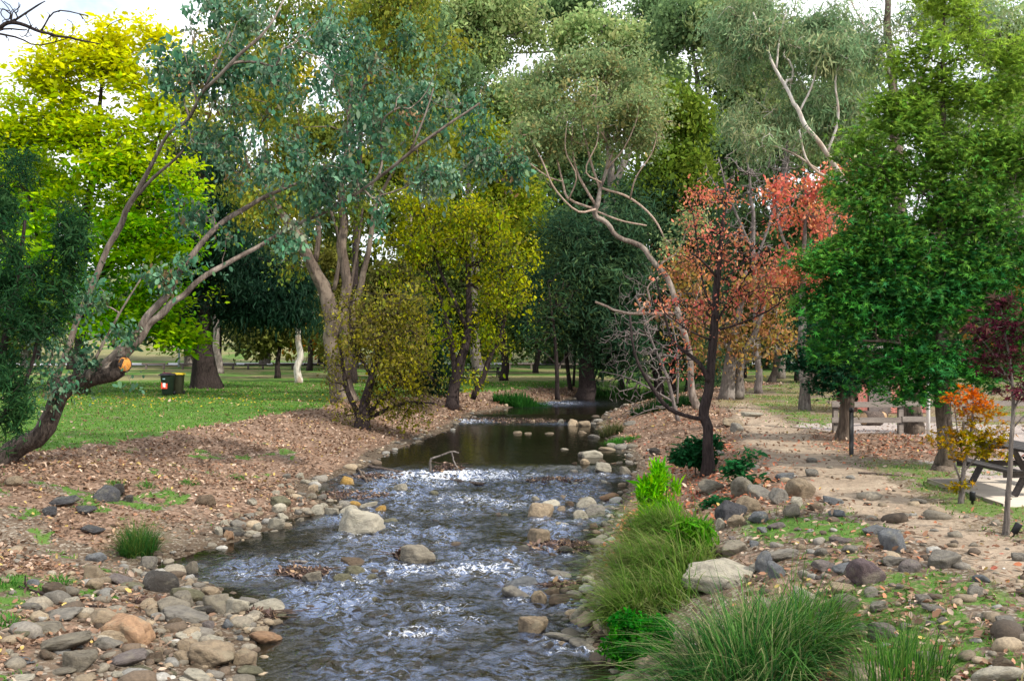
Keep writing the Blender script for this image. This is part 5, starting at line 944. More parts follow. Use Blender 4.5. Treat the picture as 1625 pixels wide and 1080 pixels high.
tree('maple_sapling', 'young maple with orange top and yellow-olive lower leaves in front of the picnic table', (1524, 798), [[(1524, 798, 11), (1526, 755, 8), (1533, 720, 6), (1542, 670, 4), (1545, 610, 2)], [(1525, 765, 5), (1508, 715, 4), (1495, 680, 2)], [(1527, 750, 5), (1560, 715, 4), (1588, 690, 2)], [(1530, 735, 4), (1520, 690, 3), (1515, 650, 2)]],
  [(1540, 628, 34, 22), (1555, 655, 30, 18), (1500, 690, 30, 16), (1545, 690, 40, 18), (1585, 688, 28, 16), (1520, 715, 30, 14), (1522, 770, 12, 12), (1575, 715, 22, 10)],
  dict(ORS, pal=[(.34, .30, .04), (.42, .30, .05), (.26, .27, .05), (.52, .25, .05)], zcol=(2.45, 2.85, (.66, .20, .05))), 'twig', nat=130, gap=.3, seed=31, flare=1.2, rtip=.0025)
tree('plum_sapling', 'slender purple-leaved young tree with a thin grey stem beside the picnic table', (1597, 848), [[(1597, 848, 12), (1598, 790, 9), (1603, 720, 8), (1607, 650, 7), (1604, 580, 5), (1592, 510, 3), (1585, 470, 2)], [(1606, 660, 5), (1625, 610, 4), (1650, 560, 2)], [(1605, 610, 4), (1575, 560, 3), (1550, 530, 2)], [(1606, 680, 4), (1635, 650, 3), (1660, 630, 2)]],
  [(1575, 520, 45, 24), (1622, 545, 45, 32), (1560, 560, 40, 20), (1605, 625, 30, 25), (1650, 610, 40, 40), (1590, 580, 50, 22), (1600, 490, 30, 18)], dict(ORS, pal=[(.085, .022, .035), (.12, .03, .05), (.06, .018, .03), (.16, .05, .06), (.05, .07, .03)], s=.075, n=7, r=(.11, .11, .05)), 'grey', nat=100, seed=32, flare=1.2, rtip=.0025)
tree('bare_tree', 'leafless branches reaching in at the top left corner against the sky', (-420, 1000), [[(-420, 1000, 70), (-380, 700, 55), (-300, 350, 40), (-150, 120, 22), (-20, 55, 9), (20, 36, 7), (70, 52, 5), (110, 60, 4), (160, 70, 2)], [(-10, 52, 6), (30, 60, 4), (60, 72, 3), (110, 60, 2)], [(15, 38, 5), (55, 12, 4), (72, 2, 2)], [(65, 50, 4), (90, 18, 3), (140, 25, 2)], [(-60, 80, 6), (0, 48, 4), (40, 48, 3)], [(-300, 350, 24), (-380, 150, 14), (-420, 0, 8)]],
  [(20, 40, 60, 25), (90, 40, 60, 28), (0, 10, 40, 20), (50, 20, 50, 20)], None, 'dark', Y=13, nat=60, seed=33, rtip=.005, sides=10)
# far trunks in the park
PB = dict(pal=[(.06, .10, .05), (.10, .13, .05), (.16, .14, .05)], k='strap', m='hang', s=.3, n=20, r=(.6, .6, .6))
tree('paperbark_tree', 'slim white-barked tree on the lawn behind the many-stemmed tree', (474, 607), [[(474, 607, 13), (475, 560, 11), (476, 500, 9), (478, 400, 5)]], [(480, 470, 40, 35), (500, 500, 25, 20), (460, 420, 40, 40)], PB, 'white', Y=63, nat=120, seed=34)
tree('paperbark_tree', 'leaning pale trunk just left of the stout twin grey trunks', (1206, 602), [[(1206, 602, 9), (1203, 560, 8), (1200, 500, 5)]], [(1200, 470, 40, 40)], PB, 'white', Y=68, nat=70, seed=35)
tree('park_tree', 'slanting brown trunk in the shade behind the orange tree', (1224, 607), [[(1224, 607, 12), (1235, 570, 11), (1250, 500, 8), (1265, 420, 4)]], [(1265, 430, 60, 45), (1230, 480, 50, 30)], dict(PB, pal=[(.05, .09, .04), (.08, .12, .04)]), 'brown', Y=64, nat=120, seed=36)
tree('park_tree', 'stout dark trunk standing left of the smaller teal-green tree', (1287, 625), [[(1287, 625, 22), (1292, 580, 17), (1300, 520, 12), (1310, 440, 6)]], [(1300, 480, 70, 45), (1340, 430, 60, 50), (1260, 520, 40, 25)], dict(PB, pal=[(.04, .07, .035), (.10, .09, .04)]), 'rough', Y=50, nat=160, seed=37)
tree('park_tree', 'pale trunk seen right behind the cedar trunk on the far lawn', (347, 590), [[(347, 590, 15), (345, 550, 12), (340, 480, 9), (335, 400, 4)]], [(340, 420, 60, 60)], PB, 'grey', Y=80, nat=80, seed=38)
# park edge and hillside, each its own kind
FT = [(-10, 545, 135, (.10, .16, .04), 'rounded green tree far behind the elm at the left edge'), (60, 560, 118, (.16, .22, .05), 'pale green tree on the far hillside left of the elm trunk'), (195, 562, 125, (.05, .09, .04), 'dark bushy tree on the far hillside between elm and cedar'), (395, 548, 150, (.20, .22, .09), 'dry olive tree on the hillside right of the cedar trunk'),
      (508, 572, 110, (.50, .22, .04), 'orange autumn tree beyond the white-barked tree'), (565, 562, 122, (.14, .16, .05), 'olive tree on the far hillside behind the many-stemmed tree'), (640, 560, 128, (.07, .12, .04), 'green tree on the far hillside behind the willow shrub'), (800, 560, 125, (.20, .22, .05), 'pale olive tree on the far hillside behind the yellow willow'), (868, 562, 118, (.50, .15, .10), 'pinkish red tree beyond the road at the creek bend'), (915, 555, 140, (.05, .09, .04), 'dark tree beyond the road at the creek bend'),
      (1010, 570, 112, (.035, .06, .03), 'very dark tree far behind the bare grey branches'), (1130, 568, 110, (.06, .10, .04), 'green tree far behind the twin grey trunks'), (1250, 572, 100, (.09, .14, .05), 'soft green tree far behind the coral trees'), (1360, 575, 92, (.10, .12, .06), 'grey-green tree behind the teal-green tree'), (1480, 585, 80, (.16, .17, .09), 'grey-green tree behind the big green maple'), (1590, 590, 75, (.34, .20, .08), 'russet tree behind the big green maple near the edge'), (1680, 580, 85, (.12, .15, .08), 'grey-green tree cut by the right edge')]
for q, (px, py, Yf, c, lab) in enumerate(FT):
    hpx = (95, 120, 105, 90)[q % 4]*(1.5 if px > 1000 else 1) ; wpx = (62, 75, 55)[q % 3]*(1.3 if px > 1000 else 1)
    pl2 = [c, tuple(x*1.35 for x in c), tuple(x*.65 for x in c)]
    bl = [(px+R.uniform(-.6, .6)*wpx, py-hpx*R.uniform(.35, 1.0), wpx*R.uniform(.35, .6), hpx*R.uniform(.2, .32)) for _ in range(7)]
    tree('park_tree', lab, (px, py), [[(px, py, 9), (px+4, py-hpx*.4, 6), (px-3, py-hpx*.8, 3)]], bl, dict(pal=pl2, k='oval', m='rand', s=.0052*Yf, n=14, r=(.009*Yf,)*3, cv=.3), 'dark', Y=Yf, nat=110, seed=50+q, sides=6, group='trees at the far edge of the park')

# tall trees that close the view
BT = [(40, 575, 96, 100, 330, (.10, .15, .05), 'tall olive tree behind the golden-green elm, at the left edge'), (300, 570, 104, 120, 420, (.15, .18, .06), 'tall olive-green tree behind the cedar'), (420, 568, 112, 110, 520, (.17, .18, .05), 'very tall olive tree behind the many-stemmed tree'),
      (560, 570, 98, 110, 480, (.12, .15, .05), 'tall mid-green tree behind the upright dark stems'), (660, 570, 106, 100, 500, (.12, .17, .07), 'tall green tree behind the gum leaves over the stream'), (770, 575, 92, 100, 420, (.09, .14, .055), 'tall green tree behind the yellow-green tree'),
      (870, 575, 110, 95, 400, (.08, .125, .06), 'tall grey-green tree behind the bare-limbed gum'), (950, 575, 98, 90, 300, (.04, .075, .04), 'dark tall tree behind the bare-limbed gum branches'), (1010, 575, 118, 110, 500, (.11, .155, .075), 'tallest grey-green tree behind the pale domes'),
      (1110, 578, 90, 80, 310, (.06, .10, .05), 'dark green tall tree behind the coral red crown'), (1210, 578, 96, 110, 440, (.10, .15, .08), 'tall grey-green tree behind the leafless twiggy tree'), (1320, 580, 88, 110, 470, (.12, .17, .09), 'tall grey-green tree behind the white gum limbs'),
      (1430, 580, 92, 110, 480, (.10, .14, .07), 'tall dull green tree behind the big maple'), (1560, 582, 84, 100, 380, (.13, .17, .10), 'tall pale green tree behind the right side of the maple'), (1660, 582, 90, 100, 330, (.12, .15, .08), 'tall tree cut by the right edge behind the maple')]
for q, (px, py, Yf, wpx, hpx, c, lab) in enumerate(BT):
    pl2 = [c, tuple(x*1.3 for x in c), tuple(x*.7 for x in c), (c[0]*1.5, c[1]*1.15, c[2])]; pl2 = [tuple(v_*1.45 for v_ in u_) for u_ in pl2]
    bl = [(px+R.uniform(-.75, .75)*wpx*(1-.45*abs(t-.5)), py-hpx*(.08+.86*t), wpx*R.uniform(.32, .55), wpx*R.uniform(.22, .36)) for t in np.linspace(0, 1, 15)]
    tree('tall_tree', lab, (px, py), [[(px, py, 17), (px+6, py-hpx*.4, 12), (px-4, py-hpx*.9, 4)], [(px+4, py-hpx*.35, 8), (px+wpx*.3, py-hpx*.6, 5), (px+wpx*.4, py-hpx*.8, 3)], [(px+4, py-hpx*.3, 8), (px-wpx*.35, py-hpx*.5, 5), (px-wpx*.4, py-hpx*.7, 3)]], bl,
         dict(pal=pl2, k='oval', m='hang', s=.0044*Yf, n=30, r=(.0115*Yf, .0115*Yf, .007*Yf), cv=.3, sp=1.4), 'grey', Y=Yf, gap=.33, nat=420, seed=150+q, sides=6, group='tall trees behind the park')

# understorey filling the gaps between the trunks
US = [(440, 600, 70, 60, 130, (.10, .11, .04), 'olive bushy tree in the shade right of the cedar trunk'), (615, 600, 62, 60, 170, (.09, .09, .035), 'brown-olive tree behind the willow shrub'), (690, 602, 66, 60, 200, (.06, .08, .03), 'dark olive tree behind the yellow willow trunks'), (850, 590, 82, 45, 190, (.10, .14, .05), 'green tree behind the thin black-stemmed tree'),
      (985, 604, 66, 60, 230, (.035, .065, .035), 'dark bushy tree right of the thick-trunked evergreen'), (1090, 605, 64, 70, 260, (.05, .08, .04), 'dark bushy tree behind the leaning pale gum trunk'), (1180, 600, 72, 60, 260, (.08, .11, .05), 'soft green tree behind the orange and gold tree'), (1265, 600, 66, 60, 280, (.07, .11, .05), 'soft green tree behind the half-hidden coral tree'),
      (1345, 600, 62, 60, 230, (.06, .09, .04), 'dull green tree behind the smaller teal-green tree'), (540, 602, 75, 50, 190, (.12, .12, .04), 'olive tree right behind the many-stemmed trunks'),
      (490, 598, 88, 75, 290, (.10, .13, .05), 'mid-green tree far behind the fork of the many-stemmed tree'), (345, 596, 95, 80, 250, (.09, .12, .05), 'mid-green tree far behind the cedar crown'), (110, 594, 92, 110, 330, (.14, .20, .05), 'light green tree close behind the golden-green elm'), (730, 598, 88, 70, 300, (.12, .17, .06), 'light green tree far behind the yellow willow crown')]
for q, (px, py, Yf, wpx, hpx, c, lab) in enumerate(US):
    pl2 = [c, tuple(x*1.5 for x in c), tuple(x*.7 for x in c)]
    bl = [(px+R.uniform(-.7, .7)*wpx, py-hpx*((.52 if q == 0 else .26)+(.45 if q == 0 else .72)*t), wpx*R.uniform(.35, .6), wpx*R.uniform(.25, .4)) for t in np.linspace(0, 1, 9)]
    tree('bushy_tree', lab, (px, py), [[(px, py, 10), (px+4, py-hpx*.4, 7), (px-3, py-hpx*.9, 3)]], bl, dict(pal=pl2, k='oval', m='hang', s=.0042*Yf, n=22, r=(.010*Yf, .010*Yf, .008*Yf), cv=.35, sp=1.4), 'dark', Y=Yf, nat=210, seed=250+q, sides=6, group='bushy trees in the middle distance')

# ------------------------------------------------------------------ low plants
GR = [(.045, .15, .02), (.08, .21, .025), (.03, .10, .018), (.13, .24, .04)]
YG = [(.09, .20, .025), (.16, .27, .04), (.22, .26, .07), (.05, .15, .02), (.34, .30, .15), (.12, .25, .03)]
mound = [((1042, 866), .46, .74, 1500), ((1028, 930), .42, .74, 1500), ((1075, 915), .42, .66, 1100), ((996, 985), .26, .66, 800), ((1040, 965), .36, .6, 800)]
gm = G(1005, 930); rt = empty('grass_tussock', gm, 'long drooping yellow-green grass mound hanging over the right waterline', 'grass tussock')
a = MB(); rng = np.random.default_rng(77)
for (b_, rx, h_, n_) in mound:
    g = G(*b_); th = rng.random(n_)*2*pi; r = np.sqrt(rng.random(n_)); x = g[0]+r*np.cos(th)*rx*.8; y = g[1]+r*np.sin(th)*rx
    p = np.stack([x, y, T(x, y)-.03], 1)-gm
    ck_ = rng.integers(0, 14, n_); hd = pi+.45+(rng.normal(size=14)*.8)[ck_]+rng.normal(size=n_)*.5; p[:, :2] += (rng.normal(size=(14, 2))*.16)[ck_]; p[:, 2] = T(p[:, 0]+gm[0], p[:, 1]+gm[1])-.03-gm[2]
    c = (.5*pal(YG if b_[0] > 960 else GR, n_, rng)+.5*pal(YG if b_[0] > 960 else GR, 14, rng)[ck_])*np.exp(rng.normal(size=(n_, 1))*.2)
    blades(a, p, h_*.9*np.exp(rng.normal(size=n_)*.25), .017*np.exp(rng.normal(size=n_)*.2), np.clip(rng.normal(size=n_)*.35+.95, .2, 1.9), hd, np.clip(c, .01, .8), 6)
a.build('foliage', LEAF, rt)
tussock('grass_tussock', 'large lush dark green tussock of long blades at the bottom, right of the fern bush', (1180, 1090), .72, .95, 1900, [(.03, .13, .025), (.06, .19, .03), (.02, .085, .02), (.12, .25, .06), (.25, .27, .12)], 78, 1.15, w=.016, ry=.75)
tussock('grass_tussock', 'upright green grass clump between the lush tussock and the cream block', (1255, 1040), .55, .8, 900, GR, 79, .9, w=.011)
tussock('grass_tussock', 'thin green grass clump at the bottom edge near the mauve cube stone', (1425, 1085), .42, .55, 420, GR, 80, .5, w=.010)
tussock('grass_tussock', 'lone round green tussock on the leafy left bank', (220, 878), .3, .62, 900, [(.03, .12, .02), (.05, .15, .03), (.10, .16, .03)], 81, .7, w=.010)
for q, (b_, lab) in enumerate([((285, 940), None)]): pass
tussock('reed_clump', 'dark green reed clump at the far left waterline of the upper pool', (828, 646), 1.5, .75, 1300, [(.02, .10, .015), (.035, .14, .02)], 82, .35, w=.05, ry=.6, cat='reeds')
tussock('reed_clump', 'green reed clump under the bare grey branches', (1000, 636), 2.4, .9, 1300, [(.03, .11, .02), (.05, .14, .03), (.02, .07, .02)], 83, .5, w=.05, ry=.9, cat='reeds')
tussock('reed_clump', 'shaded green reed clump right of the bend, behind the bare grey branches', (1060, 648), 1.6, .6, 700, [(.02, .07, .02), (.03, .09, .02)], 84, .6, w=.05, ry=.7, cat='reeds')
tussock('grass_tussock', 'small brown-green tuft at the right end of the upper stone line', (970, 690), .42, .55, 500, [(.12, .14, .05), (.2, .18, .08), (.07, .1, .03)], 85, .6, w=.02)
tussock('grass_tussock', 'low vivid green patch on the right shore of the upper pool', (980, 702), .75, .22, 700, [(.05, .22, .02), (.08, .28, .03)], 86, .9, w=.022, ry=.5)
for q, (px, py, lab) in enumerate([(182, 770, 'small bright green weed above the slate boulder on the left bank'), (232, 772, 'small green weed right of the slate boulder on the left bank'), (300, 768, 'bright weed tuft on the dry left bank'), (375, 758, 'sunlit yellow-green weed tuft where the gravel bar begins'), (95, 922, 'small weed on bare dirt above the cobble bar'), (15, 990, 'green weed at the left picture edge by the cobble bar'), (10, 925, 'small green weed at the left edge on bare dirt')]):
    tussock('weed_tuft', lab, (px, py), .2, .16, 130, [(.06, .2, .03), (.1, .26, .04)], 90+q, .9, w=.016, cat='weed')
SH_ = dict(k='strap', m='up', s=.13, n=24, r=(.05, .05, .09), cv=.25, sp=.75)
tree('willow_seedling', 'bright lime green young shrub growing out of the grassy mound', (1050, 845), [[(1050, 845, 6), (1048, 800, 5), (1042, 730, 2)], [(1049, 830, 4), (1030, 790, 3), (1022, 765, 2)], [(1050, 830, 4), (1068, 790, 3), (1073, 755, 2)], [(1050, 835, 4), (1058, 780, 3), (1060, 740, 2)]], [(1042, 768, 12, 26), (1025, 792, 11, 22), (1068, 790, 11, 26), (1050, 812, 24, 24), (1058, 838, 20, 14), (1035, 824, 14, 16)],
  dict(SH_, pal=[(.16, .42, .02), (.25, .50, .03), (.33, .50, .03), (.10, .32, .02)]), 'brown', nat=130, seed=120, cat='shrub', flare=1, rtip=.003)
tree('fern_bush', 'low dark green leafy bush at the waterline left of the lush tussock', (1008, 1050), [[(1008, 1050, 6), (1005, 1020, 5), (1000, 990, 3)], [(1008, 1040, 4), (1030, 1010, 3), (1045, 990, 2)]], [(985, 1005, 28, 20), (1020, 1000, 32, 24), (1045, 1010, 18, 26), (975, 1025, 22, 18), (1005, 1035, 34, 20), (1030, 1045, 30, 20), (1000, 985, 26, 12)],
  dict(k='oval', m='rand', s=.05, n=34, r=(.065, .065, .055), pal=[(.02, .13, .02), (.035, .17, .025), (.015, .085, .015), (.06, .2, .03)], cv=.25), 'brown', nat=210, seed=121, cat='bush', flare=1, rtip=.002)
tree('weedy_plant', 'tall leafy weed between the grass mound and the mauve-grey stone', (1098, 893), [[(1098, 893, 3), (1098, 850, 2), (1100, 810, 1)], [(1105, 890, 3), (1112, 850, 2), (1118, 825, 1)]], [(1085, 840, 18, 20), (1105, 840, 18, 24), (1118, 850, 14, 22), (1075, 860, 18, 18), (1095, 870, 25, 16)], dict(k='strap', m='hang', s=.13, n=12, r=(.06, .06, .06), pal=[(.08, .22, .03), (.05, .16, .03), (.14, .24, .06)]), 'brown', nat=90, seed=122, cat='plant', flare=1, rtip=.002)
BL = dict(k='oval', m='flat', s=.11, n=14, r=(.10, .10, .06), pal=[(.025, .10, .04), (.04, .13, .05), (.02, .07, .03)], cv=.3)
tree('bramble_bush', 'dark green bramble at the foot of the black-trunked tree', (1103, 742), [[(1103, 742, 3), (1105, 715, 2), (1108, 695, 1)], [(1108, 740, 3), (1090, 715, 2), (1075, 705, 1)]], [(1100, 712, 28, 14), (1125, 705, 20, 12), (1085, 728, 20, 10), (1110, 728, 24, 10)], BL, 'brown', Y=YRED+.4, nat=110, seed=123, cat='bush', flare=1, rtip=.004)
tree('bramble_bush', 'straggling creeper sprig climbing up behind the ivied boulder', (1178, 770), [[(1178, 770, 3), (1175, 750, 2), (1192, 722, 1)]], [(1168, 742, 14, 10), (1190, 725, 7, 10), (1160, 757, 12, 8), (1195, 765, 14, 6), (1183, 775, 14, 8)], dict(BL, s=.10, n=9), 'brown', nat=55, seed=124, cat='bush', flare=1, rtip=.003)
tree('bramble_bush', 'low green creeper patch left of the charcoal boulder', (1130, 805), [[(1130, 805, 2), (1135, 800, 2), (1145, 797, 1)]], [(1133, 800, 18, 6), (1122, 820, 8, 5), (1145, 795, 8, 5)], dict(BL, s=.08, n=8), 'brown', nat=40, seed=125, cat='bush', flare=1, rtip=.003)

# ------------------------------------------------------------------ driftwood and leaf dams
def branch(label, paths, name='driftwood_branch', bark='grey', lift=.03):
    first = paths[0][0]; g = G(first[0], first[1], True); rt = empty(name, g, label, 'branch'); a = MB()
    for p in paths:
        w3 = []
        for u in p:
            q = G(u[0], u[1], True) if len(u) == 3 else P(u[0], u[1], u[3])
            w3.append((*(q+np.array([0, 0, lift if len(u) == 3 else 0])), u[2]/2/F*q[1]))
        s = smooth_path(w3, 18); s[:, :3] -= g; s[:, :3] += (R.random((18, 3))-.5)*s[:, 3:4]*.8; a.tube(s[:, :3], s[:, 3], 7, 3, .18)
    a.build('stem', BARK[bark], rt, True)
Yd = G(705, 752, True)[1]
branch('long dark driftwood branch lying across the little weir', [[(585, 742, 5), (620, 748, 6), (670, 757, 7), (700, 760, 7), (735, 768, 6), (768, 770, 5)], [(700, 760, 4), (720, 756, 3), (740, 762, 3)]], bark='rough')
branch('thin grey twig arching up from the leaf dam in the weir', [[(682, 752, 5), (683, 730, 4, Yd), (695, 724, 3, Yd), (716, 716, 3, Yd), (728, 718, 2, Yd)], [(716, 716, 3, Yd), (722, 735, 2, Yd), (730, 748, 2, Yd)]])
branch('driftwood twigs snagged beside the orange stone', [[(575, 752, 5), (590, 765, 5), (612, 778, 4), (628, 780, 3)], [(580, 758, 4), (600, 775, 3), (640, 765, 2)], [(568, 745, 4), (585, 770, 3), (600, 782, 3)]], bark='brown')
branch('fallen dark twig on the leaf litter of the cobble bar', [[(30, 935, 3), (70, 945, 4), (110, 958, 5), (150, 966, 4), (180, 967, 3)], [(45, 940, 4), (40, 925, 3, G(45, 940)[1]), (40, 912, 2, G(45, 940)[1])]], 'fallen_twig', 'dark')
branch('short stick in the riffle above the tilted slate', [[(458, 894, 5), (485, 896, 5), (518, 898, 4)]], 'fallen_twig', 'grey')
branch('thin stick lying across the sandy path by the fence', [[(1362, 752, 3), (1400, 754, 3), (1432, 756, 2)]], 'fallen_twig', 'rough', .02)
branch('reddish twig under the flat slabs at the bottom left', [[(140, 1048, 3), (165, 1058, 4), (190, 1065, 3)]], 'fallen_twig', 'brown')
DAM = [(712, 748, 26, .30, 'leaf heap with a twig caught on the weir'), (600, 760, 40, .10, 'leaf raft around the driftwood twigs'), (480, 915, 45, .10, 'brown leaf raft trapped on the riffle stones'), (640, 888, 14, .25, 'leaf wad wrapped on the midstream boulder'), (880, 766, 45, .06, 'wet leaf raft below the right end of the weir'), (760, 668, 60, .07, 'leafy debris line along the upper stone line'), (410, 975, 34, .10, 'dead leaves and twigs caught on the cream boulder'), (560, 790, 60, .06, 'leaf raft along the gravel bar'), (890, 936, 24, .1, 'leaf scraps on the dark slab'), (250, 960, 40, .05, 'damp leaves between the cobbles'), (900, 872, 60, .04, 'wet leaves along the awash stones'), (830, 669, 70, .06, 'leaf debris between the stones of the upper line')]
for q, (px, py, rpx, h_, lab) in enumerate(DAM):
    g = G(px, py, True); r0 = rpx/F*g[1]; n = int(110+rpx*6); th = R.random(n)*2*pi; r = np.sqrt(R.random(n))
    x = r*np.cos(th)*r0; y = r*np.sin(th)*r0*.6
    z = np.maximum(T(g[0]+x, g[1]+y), zw(g[1]+y)+.01)-g[2]+h_*.75*(1-r**1.5)*R.random(n)
    c = pal([(.15, .095, .075), (.10, .062, .05), (.24, .16, .12), (.07, .045, .04), (.28, .18, .1)], n, R)*np.exp(R.normal(size=(n, 1))*.25)
    a = MB(); leaves(a, np.stack([x, y, z+.02], 1), .075, 'oval', 'flat', np.clip(c, .01, .8), R, None, 1.3, .9)
    tn = 26; t0 = R.integers(n, size=tn); A_ = np.stack([x, y, z+.02], 1)[t0]; B_ = A_+R.normal(size=(tn, 3))*np.array([.28, .2, .05]); frusta(a, A_, B_, np.full(tn, .008), np.full(tn, .005)); a.C.append(np.tile([[.1, .07, .055]], (tn*8, 1)))
    rt = empty('leaf_raft', g, lab, 'leaf debris'); a.build('leaves', LITTER, rt)
# ------------------------------------------------------------------ things people made
OLDW = wood_mat('weathered_wood', (.085, .07, .06), (.19, .16, .14)); DARKW = wood_mat('dark_stained_wood', (.028, .024, .024), (.085, .072, .07)); RAILW = wood_mat('grey_rail_wood', (.05, .04, .035), (.12, .095, .08))
def picnic_table(name, label, c, ang, L_=1.9, mat=DARKW, z=None):
    z = float(T(c[0], c[1])) if z is None else z
    rt = empty(name, (c[0], c[1], z), label, 'picnic table', None, ang)
    a = MB()
    for i in range(5): a.box((0, -.30+i*.15, .735), (L_, .142, .045))
    a.build('table_top', mat, rt)
    for s_ in (-1, 1):
        a = MB()
        for i in (0, 1): a.box((0, s_*(.62+i*.15), .435), (L_, .142, .045))
        a.build('bench_seat', mat, rt)
        for e_ in (-1, 1):
            a = MB(); a.box((e_*(L_/2-.28), s_*.36, .36), (.09, .09, .80), rx=s_*.50); a.build('leg', mat, rt)
    for e_ in (-1, 1):
        a = MB(); a.box((e_*(L_/2-.21), 0, .365), (.045, 1.55, .095)); a.box((e_*(L_/2-.21), 0, .665), (.045, .72, .09)); a.build('cross_beam', mat, rt)
    return rt
tz = max(float(T(xx, yy)) for xx in (8.1, 9, 10.5) for yy in (15.8, 17.2, 18.5))+.01; print('TZ', tz)
slab = MB(); slab.box((9.2, 17.15, tz-.03), (2.9, 2.9, .12), bev=.05)
tag(slab.build('concrete_slab', paint_mat('concrete', (.46, .40, .33), .9, .12, 4)), 'pale concrete slab under the picnic table at the right edge', 'slab')
picnic_table('picnic_table', 'dark stained picnic table with attached benches on a concrete slab at the right edge', (8.78, 17.1), pi/2+.05, 1.95, z=tz+.04)
g = G(770, 600); picnic_table('picnic_table', 'distant dark picnic table on the lawn behind the yellow willow', (g[0], 72.0), .15, 2.3)
def slat_table(): pass
# wooden rail fence in front of the picnic area
f0 = P(1318, 690, 28.2); fz = float(T(f0[0], 28.2)); rt = empty('wooden_fence', (f0[0], 28.2, fz), 'low weathered two-rail wooden fence behind the two trunks on the right', 'fence')
SP = 1.85
for i in range(4):
    a = MB(); zz = float(T(f0[0]+.15+i*SP, 28.2))-fz; a.box((.15+i*SP, .06, zz+.42), (.15, .13, .98)); a.build('post', OLDW, rt)
for i in range(3):
    for zz in (.86, .42):
        a = MB(); zq = float(T(f0[0]+.15+(i+.5)*SP, 28.2))-fz; a.box((.15+(i+.5)*SP-(.07 if i == 0 else 0), -.035, zq+zz), (SP-.02+(.14 if i == 0 else 0), .05, .155)); a.build('rail', OLDW, rt)
# hut beyond the fence
hx, hy = 13.9, 37.5; hz = float(T(hx, hy)); hut = empty('park_hut', (hx, hy, hz), 'brick-red shelter wall glimpsed behind the maple and the rail fence', 'hut')
m, nt, bs = newmat('brick_red'); bt = N(nt, 'ShaderNodeTexBrick'); bt.inputs['Color1'].default_value = (.25, .075, .06, 1); bt.inputs['Color2'].default_value = (.32, .11, .085, 1); bt.inputs['Mortar'].default_value = (.3, .22, .2, 1); bt.inputs['Scale'].default_value = 4; nt.links.new(coords(nt, (1, 1, 1)), bt.inputs[0]); nt.links.new(bt.outputs[0], bs.inputs[0]); bs.inputs['Roughness'].default_value = .9
a = MB(); a.box((0, 0, 1.15), (2.6, 2.4, 2.3), bev=.01); a.build('wall', m, hut)
a = MB(); a.box((0, -.05, 2.38), (3.2, 3.1, .14)); a.build('roof', paint_mat('roof_sheet', (.2, .17, .16)), hut)
a = MB(); a.box((-.5, -1.215, 1.0), (.8, .04, 1.95)); a.build('door', paint_mat('door_paint', (.09, .07, .065)), hut)
# logs and bin shapes behind the fence
for px, py, Yq, rr, ll, lab, rz in ((1384, 678, 31.0, .24, .6, 'short cut log lying behind the rail fence', .3), (1400, 660, 33.0, .2, 1.1, 'grey log lying on the ground behind the short cut log', 1.2)):
    x_ = (px-812.5)/F*Yq; z_ = float(T(x_, Yq)); d = np.array([math.cos(rz), math.sin(rz), 0])
    rt = empty('log', (x_, Yq, z_), lab, 'log'); a = MB(); a.tube([d*-ll/2+(0, 0, rr*.9), np.array([0, 0, rr*.9]), d*ll/2+(0, 0, rr*.9)], [rr, rr*.97, rr*.93], 14, 4, .08); a.build('body', BARK['rough'], rt, True)
    a = MB(); a.tube([d*-(ll/2+.012)+(0, 0, rr*.9), d*-(ll/2-.002)+(0, 0, rr*.9)], [rr*.82, rr*.82], 14); a.build('cut_end', paint_mat('cut_end_wood', (.42, .27, .15)), rt)
# posts
g = G(1351, 722); rt = empty('tap_post', g, 'short black post with a tap in front of the smaller teal-green tree', 'post')
BLK = paint_mat('black_paint', (.012, .012, .014), .5, .2)
a = MB(); a.box((0, 0, .5), (.085, .085, 1.1), bev=.08); a.build('post', BLK, rt)
a = MB(); a.tube([(0, 0, 1.0), (0, 0, 1.09)], [.06, .045], 10); a.build('cap', BLK, rt)
a = MB(); a.tube([(.04, 0, .88), (.14, -.02, .9), (.17, -.03, .82)], [.018, .018, .015], 8); a.tube([(.10, -.02, .91), (.10, -.02, .98)], [.01, .01], 6); a.box((.10, -.02, .985), (.09, .02, .02)); a.build('tap', paint_mat('brass', (.25, .2, .1), .4), rt)
g = G(1473, 701); rt = empty('white_pole', g, 'slim white pole between the massive gum base and the green maple trunk', 'pole')
a = MB(); a.tube([(0, 0, -.1), (0, 0, 1.3), (0, 0, 2.6)], [.05, .048, .045], 10); a.build('pole', paint_mat('white_paint', (.74, .73, .70), .5, .06), rt, True); a = MB(); a.tube([(0, 0, 2.6), (0, 0, 2.64)], [.055, .05], 10); a.build('cap', BLK, rt)
for px, py, rz, lab in ((1543, 800, .02, 'short upright black tube stub at the foot of the orange-topped sapling'), (1606, 852, .5, 'tilted black tube stub leaning beside the purple-leaved sapling')):
    g = G(px, py); rt = empty('garden_uplight', g, lab, 'garden light'); d = np.array([math.sin(rz), 0, math.cos(rz)])
    a = MB(); a.tube([d*-.04, d*.05, d*.06, d*.19, d*.2], [.02, .02, .045, .048, .044], 14); a.build('housing', BLK, rt, True)
    a = MB(); a.tube([d*.196, d*.206], [.038, .036], 14); a.build('lens', paint_mat('lens_glass', (.12, .13, .14), .15, .1), rt)
